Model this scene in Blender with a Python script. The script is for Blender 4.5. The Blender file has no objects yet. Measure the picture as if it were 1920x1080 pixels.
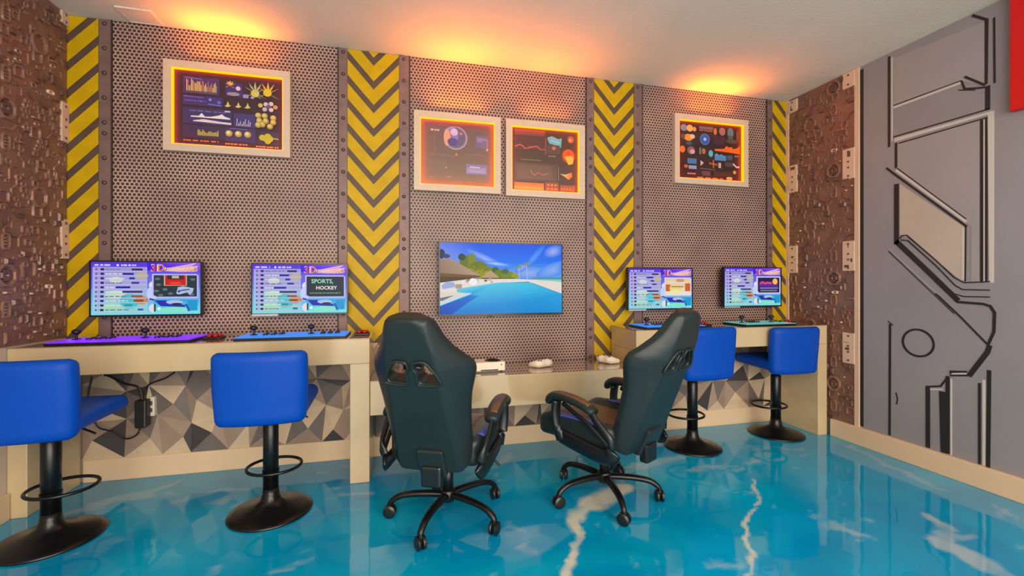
import bpy, bmesh, math, random
import numpy as np
from mathutils import Vector, Matrix
random.seed(7)
PI = math.pi
S = bpy.context.scene
C = S.collection

# ------------------------------------------------------------------ camera, world, lights, exposure
FPX, YAW, CX, CY, EYE = 822.0, math.radians(13.87), 960.0, 531.0, 1.22
cd = bpy.data.cameras.new('camera'); cam = bpy.data.objects.new('camera', cd); C.objects.link(cam)
cam.location = (0, 0, EYE); cam.rotation_euler = (PI/2, 0, -YAW)
cd.sensor_width = 36.0; cd.lens = 36.0*FPX/1920.0; cd.shift_y = (CY-540.0)/1920.0
cd.clip_start = .05
S.camera = cam
W = bpy.data.worlds.new('world'); S.world = W; W.use_nodes = True
W.node_tree.nodes['Background'].inputs[0].default_value = (1.0, .90, .77, 1)
W.node_tree.nodes['Background'].inputs[1].default_value = .9
def area(name, loc, rot, sx, sy, power, col, spread=None):
    l = bpy.data.lights.new(name, 'AREA'); l.shape = 'RECTANGLE'; l.size = sx; l.size_y = sy
    l.energy = power; l.color = col
    if spread: l.spread = math.radians(spread)
    o = bpy.data.objects.new(name, l); o.location = loc; o.rotation_euler = rot; C.objects.link(o); return o
area('rear_fill_light', (.7, -2.6, 1.5), (PI/2, 0, 0), 4.8, 2.5, 250, (1, .90, .77))  # unseen fill light added behind the viewer to brighten the room
area('ceiling_fill_light', (-.6, -1.3, 2.80), (0, 0, 0), .9, .9, 45, (1, .86, .68))  # pair of overhead fill lights, added out of view
area('ceiling_fill_light', (2.0, -1.3, 2.80), (0, 0, 0), .9, .9, 45, (1, .86, .68))
S.view_settings.view_transform = 'Standard'; S.view_settings.look = 'None'
S.view_settings.gamma = 1.0; S.view_settings.use_curve_mapping = False
S.view_settings.exposure = 0.0

# ------------------------------------------------------------------ helpers
sy_, cy_ = math.sin(YAW), math.cos(YAW)
def ray(px, py):
    u = (px-CX)/FPX
    return (sy_+u*cy_, cy_-u*sy_, -(py-CY)/FPX)
def at_y(px, py, y): d = ray(px, py); t = y/d[1]; return (d[0]*t, y, EYE+d[2]*t)
def at_x(px, py, x): d = ray(px, py); t = x/d[0]; return (x, d[1]*t, EYE+d[2]*t)
def at_z(px, py, z): d = ray(px, py); t = (z-EYE)/d[2]; return (d[0]*t, d[1]*t, z)
def lin(c):
    r = []
    for v in c[:3]:
        v /= 255.0
        r.append(v/12.92 if v <= .04045 else ((v+.055)/1.055)**2.4)
    return tuple(r)
MATS = {}
def mat(name, rgb, rough=.5, metal=0.0, var=0.0, scale=8.0, bump=0.0, bscale=40.0, spec=.5, emit=None, coat=0.0):
    """principled material; var mixes in a noise-driven lighter/darker tone, bump adds fine relief"""
    m = bpy.data.materials.new(name); m.use_nodes = True; n = m.node_tree.nodes; L = m.node_tree.links
    b = n['Principled BSDF']; c = lin(rgb)
    b.inputs['Base Color'].default_value = (*c, 1); b.inputs['Roughness'].default_value = rough
    b.inputs['Metallic'].default_value = metal; b.inputs['Specular IOR Level'].default_value = spec
    b.inputs['Coat Weight'].default_value = coat
    if var or bump:
        tc = n.new('ShaderNodeTexCoord')
    if var:
        t = n.new('ShaderNodeTexNoise'); t.inputs['Scale'].default_value = scale; t.inputs['Detail'].default_value = 5
        L.new(tc.outputs['Object'], t.inputs['Vector'])
        r = n.new('ShaderNodeValToRGB'); e = r.color_ramp.elements
        e[0].position = .3; e[1].position = .7
        e[0].color = (*[v*(1-var) for v in c], 1); e[1].color = (*[min(1, v*(1+var)) for v in c], 1)
        L.new(t.outputs['Fac'], r.inputs[0]); L.new(r.outputs[0], b.inputs['Base Color'])
    if bump:
        t = n.new('ShaderNodeTexNoise'); t.inputs['Scale'].default_value = bscale; t.inputs['Detail'].default_value = 4
        L.new(tc.outputs['Object'], t.inputs['Vector'])
        u = n.new('ShaderNodeBump'); u.inputs['Strength'].default_value = bump; u.inputs['Distance'].default_value = .01
        L.new(t.outputs['Fac'], u.inputs['Height']); L.new(u.outputs[0], b.inputs['Normal'])
    if emit:
        b.inputs['Emission Color'].default_value = (*lin(emit[0]), 1); b.inputs['Emission Strength'].default_value = emit[1]
    MATS[name] = m; return m
def colmat(name, emission=0.0, rough=.5, base=1.0):
    """material that reads the printed colours stored with the mesh"""
    m = bpy.data.materials.new(name); m.use_nodes = True; n = m.node_tree.nodes; L = m.node_tree.links
    b = n['Principled BSDF']; a = n.new('ShaderNodeAttribute'); a.attribute_name = 'Col'
    b.inputs['Roughness'].default_value = rough
    if emission:
        b.inputs['Specular IOR Level'].default_value = .08
        b.inputs['Base Color'].default_value = (.01, .01, .01, 1)
        L.new(a.outputs['Color'], b.inputs['Emission Color']); b.inputs['Emission Strength'].default_value = emission
    else:
        L.new(a.outputs['Color'], b.inputs['Base Color'])
    MATS[name] = m; return m
def link(name, me, m=None, parent=None, loc=None, smooth=False):
    o = bpy.data.objects.new(name, me); C.objects.link(o)
    if m is not None:
        me.materials.clear() if False else None
        for q in (m if isinstance(m, (list, tuple)) else [m]):
            me.materials.append(MATS[q] if isinstance(q, str) else q)
    if parent: o.parent = parent
    if loc: o.location = loc
    if smooth and len(me.polygons): me.polygons.foreach_set('use_smooth', [True]*len(me.polygons))
    return o
def obj(name, bm, m, parent=None, smooth=False, loc=None):
    me = bpy.data.meshes.new(name); bm.to_mesh(me); bm.free()
    return link(name, me, m, parent, loc, smooth)
def empty(name, loc=(0, 0, 0), rz=0.0, parent=None):
    o = bpy.data.objects.new(name, None); C.objects.link(o); o.location = loc; o.rotation_euler = (0, 0, rz)
    o.empty_display_size = .05
    if parent: o.parent = parent
    return o
def tag(o, label, cat=None, group=None, kind=None):
    if label: o['label'] = label
    if cat: o['category'] = cat
    if group: o['group'] = group
    if kind: o['kind'] = kind
    return o
def dup(o, parent=None):
    c = o.copy(); C.objects.link(c)
    if parent: c.parent = parent
    for ch in list(o.children): dup(ch, c)
    return c
def new(): return bmesh.new()
def box(bm, x0, x1, y0, y1, z0, z1, bev=0.0, seg=2, mi=0):
    v = [bm.verts.new(p) for p in [(x0,y0,z0),(x1,y0,z0),(x1,y1,z0),(x0,y1,z0),(x0,y0,z1),(x1,y0,z1),(x1,y1,z1),(x0,y1,z1)]]
    fs = [bm.faces.new([v[i] for i in f]) for f in [(3,2,1,0),(4,5,6,7),(0,1,5,4),(1,2,6,5),(2,3,7,6),(3,0,4,7)]]
    for f in fs: f.material_index = mi
    if bev: bmesh.ops.bevel(bm, geom=list({e for f in fs for e in f.edges}), offset=bev, segments=seg, affect='EDGES', profile=.5)
    return v
def bbox(*a, **k): bm = new(); box(bm, *a, **k); return bm
def rbox(sx, sy, sz, r, n=10, f=None):
    """rounded cushion block centred on the origin, optional deform f(x,y,z)->(x,y,z)"""
    bm = new(); bmesh.ops.create_cube(bm, size=2.0)
    bmesh.ops.subdivide_edges(bm, edges=bm.edges[:], cuts=n, use_grid_fill=True)
    hx, hy, hz = sx/2, sy/2, sz/2
    for v in bm.verts:
        p = Vector((v.co.x*hx, v.co.y*hy, v.co.z*hz))
        # concentrate the rings near the rim
        q = Vector((max(-hx+r, min(hx-r, p.x)), max(-hy+r, min(hy-r, p.y)), max(-hz+r, min(hz-r, p.z))))
        d = p-q
        if d.length > 1e-6:
            p = q+d.normalized()*r if max(abs(v.co.x), abs(v.co.y), abs(v.co.z)) > .999 else p
        if f: p = Vector(f(p.x, p.y, p.z))
        v.co = p
    return bm
def tube(bm, pts, rad, n=10, closed=False, ry=None, up=(0, 0, 1)):
    """round or elliptical tube along pts; rad (and ry) may be lists"""
    P = [Vector(p) for p in pts]; N = len(P); U = Vector(up)
    rings = []
    for i, p in enumerate(P):
        a = P[(i-1) % N] if closed or i else P[0]; b = P[(i+1) % N] if closed or i < N-1 else P[-1]
        t = (b-a).normalized()
        u = U if abs(t.dot(U)) < .95 else Vector((1, 0, 0)) if abs(t.x) < .9 else Vector((0, 1, 0))
        s = t.cross(u).normalized(); w = s.cross(t).normalized()
        r1 = rad[i] if isinstance(rad, (list, tuple)) else rad
        r2 = (ry[i] if isinstance(ry, (list, tuple)) else ry) if ry is not None else r1
        rings.append([bm.verts.new(p+s*math.cos(2*PI*k/n)*r1+w*math.sin(2*PI*k/n)*r2) for k in range(n)])
    for i in range(N if closed else N-1):
        A, B = rings[i], rings[(i+1) % N]
        for k in range(n): bm.faces.new([A[k], A[(k+1) % n], B[(k+1) % n], B[k]])
    if not closed:
        bm.faces.new(rings[0][::-1]); bm.faces.new(rings[-1])
def spline(pts, n=6):
    """Catmull-Rom through pts"""
    P = [Vector(p) for p in pts]; out = []
    for i in range(len(P)-1):
        a, b, c, d = P[max(i-1, 0)], P[i], P[i+1], P[min(i+2, len(P)-1)]
        for k in range(n):
            t = k/n
            out.append(.5*((2*b)+(c-a)*t+(2*a-5*b+4*c-d)*t*t+(3*b-a-3*c+d)*t**3))
    out.append(P[-1]); return out
def lathe(bm, prof, n=32, c=(0, 0)):
    R = []
    for r, z in prof:
        R.append([bm.verts.new((c[0]+r*math.cos(2*PI*k/n), c[1]+r*math.sin(2*PI*k/n), z)) for k in range(n)] if r > 1e-5 else [bm.verts.new((c[0], c[1], z))])
    for A, B in zip(R, R[1:]):
        for k in range(n):
            a = [A[k], A[(k+1) % n]] if len(A) > 1 else [A[0]]
            b = [B[(k+1) % n], B[k]] if len(B) > 1 else [B[0]]
            if len(a)+len(b) > 2: bm.faces.new(a+b)
    if len(R[0]) > 1: bm.faces.new(R[0][::-1])
    if len(R[-1]) > 1: bm.faces.new(R[-1])
def prism(bm, poly, fn, d0, d1, mi=0):
    """extrude a 2-D polygon; fn(u,v,d)->xyz"""
    A = [bm.verts.new(fn(u, v, d0)) for u, v in poly]; B = [bm.verts.new(fn(u, v, d1)) for u, v in poly]
    n = len(poly); fs = [bm.faces.new(A), bm.faces.new(B[::-1])]
    for i in range(n): fs.append(bm.faces.new([A[(i+1) % n], A[i], B[i], B[(i+1) % n]]))
    for f in fs: f.material_index = mi
def fix(bm): bmesh.ops.recalc_face_normals(bm, faces=bm.faces[:]); return bm
def text_polys(s, bold=False):
    cu = bpy.data.curves.new('t', 'FONT'); cu.body = s; cu.size = 1; cu.resolution_u = 3
    if bold: cu.offset = .02
    o = bpy.data.objects.new('t', cu); me = o.to_mesh()
    V = [(v.co.x, v.co.y) for v in me.vertices]; Fc = [tuple(p.vertices) for p in me.polygons]
    o.to_mesh_clear(); bpy.data.objects.remove(o); bpy.data.curves.remove(cu)
    return V, Fc
class Print:
    """a flat print: shapes in 0..1 (y down) on a w x h sheet facing -y, each layer a hair prouder than the last"""
    def __init__(s, w, h): s.w, s.h, s.V, s.F, s.Cc, s.k = w, h, [], [], [], 0
    def _p(s, x, y): return ((x-.5)*s.w, -s.k*.00006, (.5-y)*s.h)
    def poly(s, pts, c):
        b = len(s.V); s.k += 1
        cs = c if isinstance(c[0], (tuple, list)) else [c]*len(pts)
        for p in pts: s.V.append(s._p(*p))
        s.F.append(list(range(b, b+len(pts)))); s.Cc.append([lin(q) for q in cs])
    def rect(s, x0, y0, x1, y1, c, c2=None):
        s.poly([(x0, y1), (x1, y1), (x1, y0), (x0, y0)], [c2, c2, c, c] if c2 else c)
    def ell(s, x, y, rx, ry, c, n=16, a0=0, a1=2*PI):
        s.poly([(x+rx*math.cos(a0+(a1-a0)*k/n), y-ry*math.sin(a0+(a1-a0)*k/n)) for k in range(n)], c)
    def soft(s, x, y, rx, ry, c, rim, rot=0.0, n=14):
        a = s.w/s.h
        def q(t): u, v = rx*math.cos(t), ry*math.sin(t)/a; return (min(1, max(0, x+u*math.cos(rot)-v*math.sin(rot))), min(1, max(0, y-(u*math.sin(rot)+v*math.cos(rot))*a)))
        for i in range(n): s.poly([(x, y), q(2*PI*i/n), q(2*PI*(i+1)/n)], [c, rim, rim]); s.k -= 1
        s.k += 1
    def circ(s, x, y, r, c, n=18): s.ell(x, y, r, r*s.w/s.h, c, n)
    def line(s, pts, wd, c):
        a = s.w/s.h
        for (x0, y0), (x1, y1) in zip(pts, pts[1:]):
            dx, dy = x1-x0, (y1-y0)/a; l = math.hypot(dx, dy) or 1
            nx, ny = -dy/l*wd/2, dx/l*wd/2*a
            s.poly([(x0+nx, y0+ny), (x1+nx, y1+ny), (x1-nx, y1-ny), (x0-nx, y0-ny)], c)
    def ring(s, x, y, r, wd, c, n=24):
        a = s.w/s.h
        s.line([(x+r*math.cos(2*PI*k/n), y+r*a*math.sin(2*PI*k/n)) for k in range(n+1)], wd, c)
    def text(s, t, x, y, hh, c, wide=1.0, bold=True):
        V, Fc = text_polys(t, bold); b = len(s.V); s.k += 1
        a = s.h/s.w
        for u, v in V: s.V.append(s._p(x+u*hh*a*wide, y-v*hh))
        for f in Fc: s.F.append([b+i for i in f]); s.Cc.append([lin(c)]*len(f))
    def scribble(s, x0, x1, y, hh, c, n=8):
        """small blurred writing as short dashes"""
        x = x0
        while x < x1:
            l = random.uniform(.4, 1.4)*(x1-x0)/n; s.rect(x, y-hh/2, min(x+l, x1), y+hh/2, c); x += l*1.35
    def build(s, name, m, parent, loc):
        me = bpy.data.meshes.new(name); me.from_pydata(s.V, [], s.F)
        at = me.color_attributes.new('Col', 'FLOAT_COLOR', 'CORNER')
        at.data.foreach_set('color', [q for f in s.Cc for c in f for q in (*c, 1)])
        return link(name, me, m, parent, loc)

# ------------------------------------------------------------------ materials
mat('ceiling_paint', (226, 212, 194), .95, var=.03, scale=3, bump=.35, bscale=110)
mat('wall_paint', (200, 185, 170), .8)
mat('base_white', (220, 190, 156), .45, var=.03, scale=3)
mat('counter', (198, 174, 136), .22, var=.10, scale=2.2, coat=.5)
mat('counter_gloss', (150, 124, 96), .05, var=.08, scale=2.2, spec=1.0, coat=1.0)
mat('strip_steel', (124, 98, 94), .5, .25, var=.14, scale=14, bump=.12, bscale=60)
mat('seam_dark', (62, 42, 42), .6)
mat('rivet_steel', (96, 72, 70), .4, .4)
mat('hazard_black', (84, 64, 52), .55, var=.15, scale=12)
mat('hazard_yellow', (196, 158, 0), .5, var=.10, scale=9, spec=.25)
mat('panel_bronze', (132, 96, 82), .36, .2, var=.22, scale=9, bump=.5, bscale=28)
mat('greeble_bronze', (146, 108, 92), .30, .25, var=.2, scale=16)
mat('greeble_dark', (104, 76, 66), .33, .25, var=.2, scale=16)
mat('plate_cream', (218, 184, 158), .5, var=.04, scale=8)
mat('bolt_grey', (120, 96, 88), .4, .5)
mat('mural_grey', (146, 140, 144), .5, var=.07, scale=1.6)
mat('mural_panel', (158, 150, 152), .5, var=.05, scale=2)
mat('mural_cream', (190, 174, 160), .5, var=.05, scale=3)
mat('mural_black', (38, 33, 32), .5)
mat('mural_white', (204, 194, 188), .5)
mat('red_paint', (215, 12, 14), .4)
mat('frame_white', (204, 180, 158), .45, var=.03, scale=20)
mat('led_orange', (255, 140, 20), .5, emit=((255, 82, 0), 7.5))
mat('black_plastic', (20, 20, 23), .35)
mat('screen_bezel', (14, 14, 18), .3)
mat('silver_strip', (176, 176, 184), .35, .3)
mat('blue_leather', (0, 68, 172), .46, var=.05, scale=4, bump=.05, bscale=160, spec=.18)
mat('black_metal', (17, 18, 20), .28, .2)
mat('chair_leather', (32, 41, 42), .36, var=.12, scale=5, bump=.08, bscale=180, spec=.35)
mat('chair_brown_sheen', (96, 70, 46), .38, var=.1, scale=8)  # brown stands for the orange ceiling's sheen on dark leather
mat('chair_blue_band', (72, 84, 170), .5)
mat('chair_plastic', (18, 22, 24), .32)
mat('white_plastic', (236, 222, 204), .4)
mat('cable_black', (14, 14, 15), .5)
mat('red_button', (170, 20, 26), .3)
mat('green_button', (60, 130, 50), .3)
mat('purple_glow', (90, 20, 220), .3, emit=((118, 30, 240), 1.0))
mat('blue_glow', (20, 110, 220), .3, emit=((24, 130, 232), .8))
mat('cyan_glow', (80, 170, 170), .3, emit=((84, 176, 178), .55))
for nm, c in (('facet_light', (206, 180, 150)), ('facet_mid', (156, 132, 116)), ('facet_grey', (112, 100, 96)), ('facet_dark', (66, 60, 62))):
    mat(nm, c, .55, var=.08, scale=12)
colmat('screen_print', 1.0, .25)
colmat('art_print', 0, .35)
def perf_material():
    m = bpy.data.materials.new('perforated_steel'); m.use_nodes = True; n = m.node_tree.nodes; L = m.node_tree.links
    b = n['Principled BSDF']; tc = n.new('ShaderNodeTexCoord'); sp = n.new('ShaderNodeSeparateXYZ'); L.new(tc.outputs['Object'], sp.inputs[0])
    def M(op, a, bb=None):
        q = n.new('ShaderNodeMath'); q.operation = op
        for i, v in enumerate((a, bb)):
            if v is None: continue
            if isinstance(v, (int, float)): q.inputs[i].default_value = v
            else: L.new(v, q.inputs[i])
        return q.outputs[0]
    P = .0247; R = P*.866
    u = M('DIVIDE', M('ADD', sp.outputs['X'], 10), P); v = M('DIVIDE', M('ADD', sp.outputs['Z'], 10), R)
    row = M('FLOOR', v); odd = M('MULTIPLY', M('MODULO', row, 2), .5)
    du = M('MULTIPLY', M('SUBTRACT', M('FRACT', M('ADD', u, odd)), .5), P)
    dv = M('MULTIPLY', M('SUBTRACT', M('FRACT', v), .5), R)
    d = M('SQRT', M('ADD', M('MULTIPLY', du, du), M('MULTIPLY', dv, dv)))
    mr = n.new('ShaderNodeMapRange'); mr.interpolation_type = 'SMOOTHSTEP'
    mr.inputs[1].default_value = .0082; mr.inputs[2].default_value = .0103; L.new(d, mr.inputs[0])
    nz = n.new('ShaderNodeTexNoise'); nz.inputs['Scale'].default_value = 2.2; nz.inputs['Detail'].default_value = 6
    L.new(tc.outputs['Object'], nz.inputs['Vector'])
    r = n.new('ShaderNodeValToRGB'); e = r.color_ramp.elements
    e[0].position = .3; e[1].position = .72; e[0].color = (*lin((156, 128, 118)), 1); e[1].color = (*lin((200, 166, 150)), 1)
    L.new(nz.outputs['Fac'], r.inputs[0])
    mx = n.new('ShaderNodeMix'); mx.data_type = 'RGBA'; L.new(mr.outputs[0], mx.inputs['Factor'])
    mx.inputs['A'].default_value = (*lin((70, 46, 46)), 1); L.new(r.outputs[0], mx.inputs['B'])
    L.new(mx.outputs['Result'], b.inputs['Base Color']); b.inputs['Roughness'].default_value = .45
    bu = n.new('ShaderNodeBump'); bu.inputs['Strength'].default_value = .5; bu.inputs['Distance'].default_value = .003
    L.new(mr.outputs[0], bu.inputs['Height']); L.new(bu.outputs[0], b.inputs['Normal'])
    MATS['perforated_steel'] = m
perf_material()
def floor_material():
    m = bpy.data.materials.new('epoxy_floor'); m.use_nodes = True; n = m.node_tree.nodes; L = m.node_tree.links
    b = n['Principled BSDF']; a = n.new('ShaderNodeAttribute'); a.attribute_name = 'Col'
    L.new(a.outputs['Color'], b.inputs['Base Color'])
    b.inputs['Roughness'].default_value = .06; b.inputs['Specular IOR Level'].default_value = .35; b.inputs['Coat Weight'].default_value = .25; b.inputs['Coat Roughness'].default_value = .03
    tc = n.new('ShaderNodeTexCoord'); t = n.new('ShaderNodeTexNoise'); t.inputs['Scale'].default_value = 5
    L.new(tc.outputs['Object'], t.inputs['Vector']); u = n.new('ShaderNodeBump'); u.inputs['Strength'].default_value = .05; u.inputs['Distance'].default_value = .05
    L.new(t.outputs['Fac'], u.inputs['Height']); L.new(u.outputs[0], b.inputs['Normal'])
    MATS['epoxy_floor'] = m
floor_material()
def glass_material():
    m = bpy.data.materials.new('acrylic_pane'); m.use_nodes = True; n = m.node_tree.nodes; L = m.node_tree.links
    n.remove(n['Principled BSDF']); t = n.new('ShaderNodeBsdfTransparent'); g = n.new('ShaderNodeBsdfGlossy'); g.inputs['Roughness'].default_value = .05
    f = n.new('ShaderNodeFresnel'); f.inputs[0].default_value = 1.4; x = n.new('ShaderNodeMixShader')
    ge = n.new('ShaderNodeNewGeometry'); iv = n.new('ShaderNodeMath'); iv.operation = 'SUBTRACT'; iv.inputs[0].default_value = 1.0; L.new(ge.outputs['Backfacing'], iv.inputs[1])
    mu = n.new('ShaderNodeMath'); mu.operation = 'MULTIPLY'; L.new(f.outputs[0], mu.inputs[0]); L.new(iv.outputs[0], mu.inputs[1])
    L.new(mu.outputs[0], x.inputs[0]); L.new(t.outputs[0], x.inputs[1]); L.new(g.outputs[0], x.inputs[2])
    L.new(x.outputs[0], n['Material Output'].inputs[0]); MATS['acrylic_pane'] = m
glass_material()

# ------------------------------------------------------------------ room shell
XL, XR, YB, YR, HC = -1.99, 3.345, 3.24, -2.7, 2.85
BB = .135
def struct(name, bm, m, label, parent=None):
    o = obj(name, fix(bm), m, parent)
    if not parent: o['kind'] = 'structure'
    if label: o['label'] = label
    return o
# floor: fine grid whose poured pigment (blue, white veins, clouds) and painted-in reflections are stored per vertex
def fbm(X, Y, sc, seed, octv=4):
    rng = np.random.RandomState(seed); out = np.zeros_like(X); amp = 1.0; tot = 0
    for o in range(octv):
        G = rng.rand(64, 64); x = (X*sc+37.3) % 64; y = (Y*sc+11.7) % 64
        i = x.astype(int) % 64; j = y.astype(int) % 64; fx = x-np.floor(x); fy = y-np.floor(y)
        fx = fx*fx*(3-2*fx); fy = fy*fy*(3-2*fy); i1 = (i+1) % 64; j1 = (j+1) % 64
        out += amp*((G[i, j]*(1-fx)+G[i1, j]*fx)*(1-fy)+(G[i, j1]*(1-fx)+G[i1, j1]*fx)*fy)
        tot += amp; amp *= .5; sc *= 2.03
    return out/tot
def build_floor():
    xs = np.arange(XL-.02, XR+.03, .016); ys = np.concatenate([np.arange(YR, .6, .06), np.arange(.6, YB+.03, .016)])
    X, Y = np.meshgrid(xs, ys, indexing='ij'); nx, ny = X.shape
    wx = X+(fbm(X, Y, 4, 3)-.5)*.22; wy = Y+(fbm(X, Y, 4, 4)-.5)*.22
    n1 = fbm(wx, wy, 1.5, 1); n2 = fbm(wx*1.0, wy*2.2, 2.4, 2); n3 = fbm(wx, wy, 7, 8)
    a = np.array(lin((0, 140, 192))); b_ = np.array(lin((0, 168, 212))); c = np.array(lin((10, 168, 204)))
    t = np.clip((n1-.32)/.36, 0, 1)[..., None]; col = a*(1-t)+b_*t
    t = np.clip((n2-.52)/.3, 0, 1)[..., None]*.6; col = col*(1-t)+c*t
    def seg(pts, wid, soft=.5):
        best = np.full(X.shape, 9.0)
        for (x0, y0, w0), (x1, y1, w1) in zip(pts, pts[1:]):
            dx, dy = x1-x0, y1-y0; l2 = dx*dx+dy*dy
            tt = np.clip(((vx-x0)*dx+(vy-y0)*dy)/l2, 0, 1)
            best = np.minimum(best, np.hypot(vx-x0-tt*dx, vy-y0-tt*dy)/((w0+(w1-w0)*tt)*wid))
        return np.clip((1.25-best)/soft, 0, 1)
    vx = X+(fbm(X, Y, 9, 21, 5)-.5)*.11; vy = Y+(fbm(X, Y, 9, 22, 5)-.5)*.11
    def fl(px, py, w): q = at_z(px, py, 0); return (q[0], q[1], w)
    white = np.zeros_like(X)
    v1 = [fl(1165, 912, .08), fl(1125, 936, .085), fl(1092, 958, .06), fl(1072, 976, .04), fl(1078, 995, .035), fl(1092, 1010, .025), fl(1086, 1040, .022), fl(1074, 1062, .028), fl(1060, 1090, .02)]  # pigment streak; its wide pale head is a reflection put into the colour
    v2 = [fl(1414, 900, .014), fl(1412, 918, .02), fl(1424, 936, .012), fl(1412, 962, .012), fl(1406, 985, .013), fl(1402, 1012, .015), fl(1408, 1040, .017), fl(1404, 1080, .012)]
    v3 = [fl(1738, 965, .03), fl(1770, 990, .045), fl(1755, 1015, .05), fl(1800, 1030, .06), fl(1850, 1060, .06), fl(1900, 1085, .05)]
    v4 = [fl(330, 905, .02), fl(260, 925, .05), fl(190, 945, .05), fl(120, 965, .03)]
    v5 = [fl(470, 915, .02), fl(380, 925, .04), fl(320, 940, .03)]
    v6 = [fl(1590, 835, .02), fl(1680, 880, .03), fl(1760, 915, .02)]
    leg_refl = [fl(1310, 850, .02), fl(1250, 862, .035), fl(1190, 880, .04), fl(1160, 900, .03)]  # pale reflection of the desk leg, painted into the floor colour
    v8 = [fl(960, 850, .03), fl(930, 875, .04), fl(880, 900, .02)]
    for v, s_ in ((v1, 1), (v2, .95), (v3, .5), (v4, .35), (v5, .25), (v6, .25), (leg_refl, .3), (v8, .25)):
        white = np.maximum(white, seg(v, .78, .6)*s_*np.clip(.1+n3*1.6, 0, 1))
    speck = np.clip((fbm(wx, wy*1.6, 5, 31, 5)-.70)/.08, 0, 1)*.30
    white = np.maximum(white, speck)[..., None]
    col = col*(1-white)+np.array(lin((205, 205, 192)))*white
    idx = np.arange(nx*ny).reshape(nx, ny)
    q = np.stack([idx[:-1, :-1], idx[1:, :-1], idx[1:, 1:], idx[:-1, 1:]], -1).reshape(-1, 4)
    me = bpy.data.meshes.new('floor'); V = np.stack([X, Y, np.zeros_like(X)], -1).reshape(-1, 3)
    me.vertices.add(len(V)); me.vertices.foreach_set('co', V.ravel())
    me.loops.add(q.size); me.loops.foreach_set('vertex_index', q.ravel())
    me.polygons.add(len(q)); me.polygons.foreach_set('loop_start', np.arange(0, q.size, 4)); 
    me.update(calc_edges=True)
    at = me.color_attributes.new('Col', 'FLOAT_COLOR', 'POINT')
    at.data.foreach_set('color', np.concatenate([col.reshape(-1, 3), np.ones((nx*ny, 1))], 1).ravel())
    o = link('floor', me, 'epoxy_floor'); tag(o, 'glossy poured blue epoxy floor with white veins', kind='structure')
build_floor()
struct('ceiling', bbox(XL-.1, XR+.1, YR, YB+.1, HC, HC+.1), 'ceiling_paint', 'cream textured ceiling')
wall_back = struct('wall_back', bbox(XL-.1, XR+.1, YB, YB+.1, 0, HC), 'wall_paint', 'back wall dressed as perforated steel with hazard columns')
wall_left = struct('wall_left', bbox(XL-.1, XL, YR, YB, 0, HC), 'wall_paint', 'side wall with embossed bronze machinery panel')
wall_right = struct('wall_right', bbox(XR, XR+.1, YR, YB, 0, HC), 'mural_grey', 'grey side wall with painted science fiction mural')
struct('baseboard_back', bbox(-1.9, XR-.02, YB-.018, YB, 0, BB, .003), 'base_white', 'cream baseboard under the counters')
struct('baseboard_left', bbox(XL, XL+.02, YR, 2.815, 0, BB, .003), 'base_white', 'cream baseboard by the bronze panel')
struct('baseboard_right', bbox(XR-.03, XR, YR, 2.80, 0, BB, .004), 'base_white', 'cream baseboard along the grey mural')
# added fill-lamp housings, unseen behind the viewer, and an access hatch in the ceiling
for lx, lab in ((-.6, 'added square fill lamp, unseen, nearer the bronze-panelled wall'), (2.0, 'added square fill lamp, unseen, nearer the grey mural wall')):
    t = empty('added_fill_lamp', (lx, -1.3, HC)); tag(t, lab, 'lamp', 'added fill lamps')
    bm = new()
    for a in ((-.5, .5, -.5, -.45), (-.5, .5, .45, .5), (-.5, -.45, -.45, .45), (.45, .5, -.45, .45)): box(bm, *a, -.06, 0)
    obj('rim', bm, 'frame_white', t); obj('diffuser', bbox(-.45, .45, -.45, .45, -.03, -.005), 'frame_white', t)
p0, p1 = at_z(214, 4, HC), at_z(266, 20, HC)
bm = new()
hx0, hx1, hy0, hy1 = p0[0]-.02, p0[0]+.16, p1[1]-.02, p1[1]+.14
t = empty('ceiling_hatch', (hx0, hy0, HC)); tag(t, 'small square hatch set flush in the cream ceiling', 'hatch')
obj('cover', bbox(.012, .168, .012, .148, -.006, 0, .002), 'ceiling_paint', t)
for a in ((0, .18, 0, .010), (0, .18, .150, .160), (0, .010, .01, .15), (.170, .18, .01, .15)): box(bm, *a, -.009, 0)
obj('rim', bm, 'ceiling_paint', t)

# ------------------------------------------------------------------ back wall dressing
UZ = .735                                    # lower edge of what shows above the counters; facets live below
XS = dict(d0=(-1.990, -1.826), r0=(-1.823, -1.751), p1=(-1.751, -.445), r1=(-.445, -.381), c1=(-.379, -.033), r2=(-.031, .045),
          p2=(.045, 1.398), r3=(1.398, 1.469), c2=(1.471, 1.819), r4=(1.821, 1.901), p3=(1.901, 3.117), r5=(3.117, 3.184), d1=(3.186, 3.343))
ZB = .59
ZL = {k: (.80 if k in ('d0', 'r0', 'p1', 'r1', 'r4', 'p3', 'r5', 'd1') else ZB) for k in XS}
for k in ('p1', 'p2', 'p3'):
    x0, x1 = XS[k]; o = obj('perforated_panel', bbox(x0, x1, YB-.006, YB, ZL[k], HC-.001), 'perforated_steel', wall_back)
riv = new()
lathe(riv, [(.0135, 0), (.0125, .004), (.009, .008), (.004, .0095), (0, .010)], 10)
riv_me = bpy.data.meshes.new('rivet'); riv.to_mesh(riv_me); riv.free()
riv_me.polygons.foreach_set('use_smooth', [True]*len(riv_me.polygons)); riv_me.materials.append(MATS['rivet_steel'])
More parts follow.
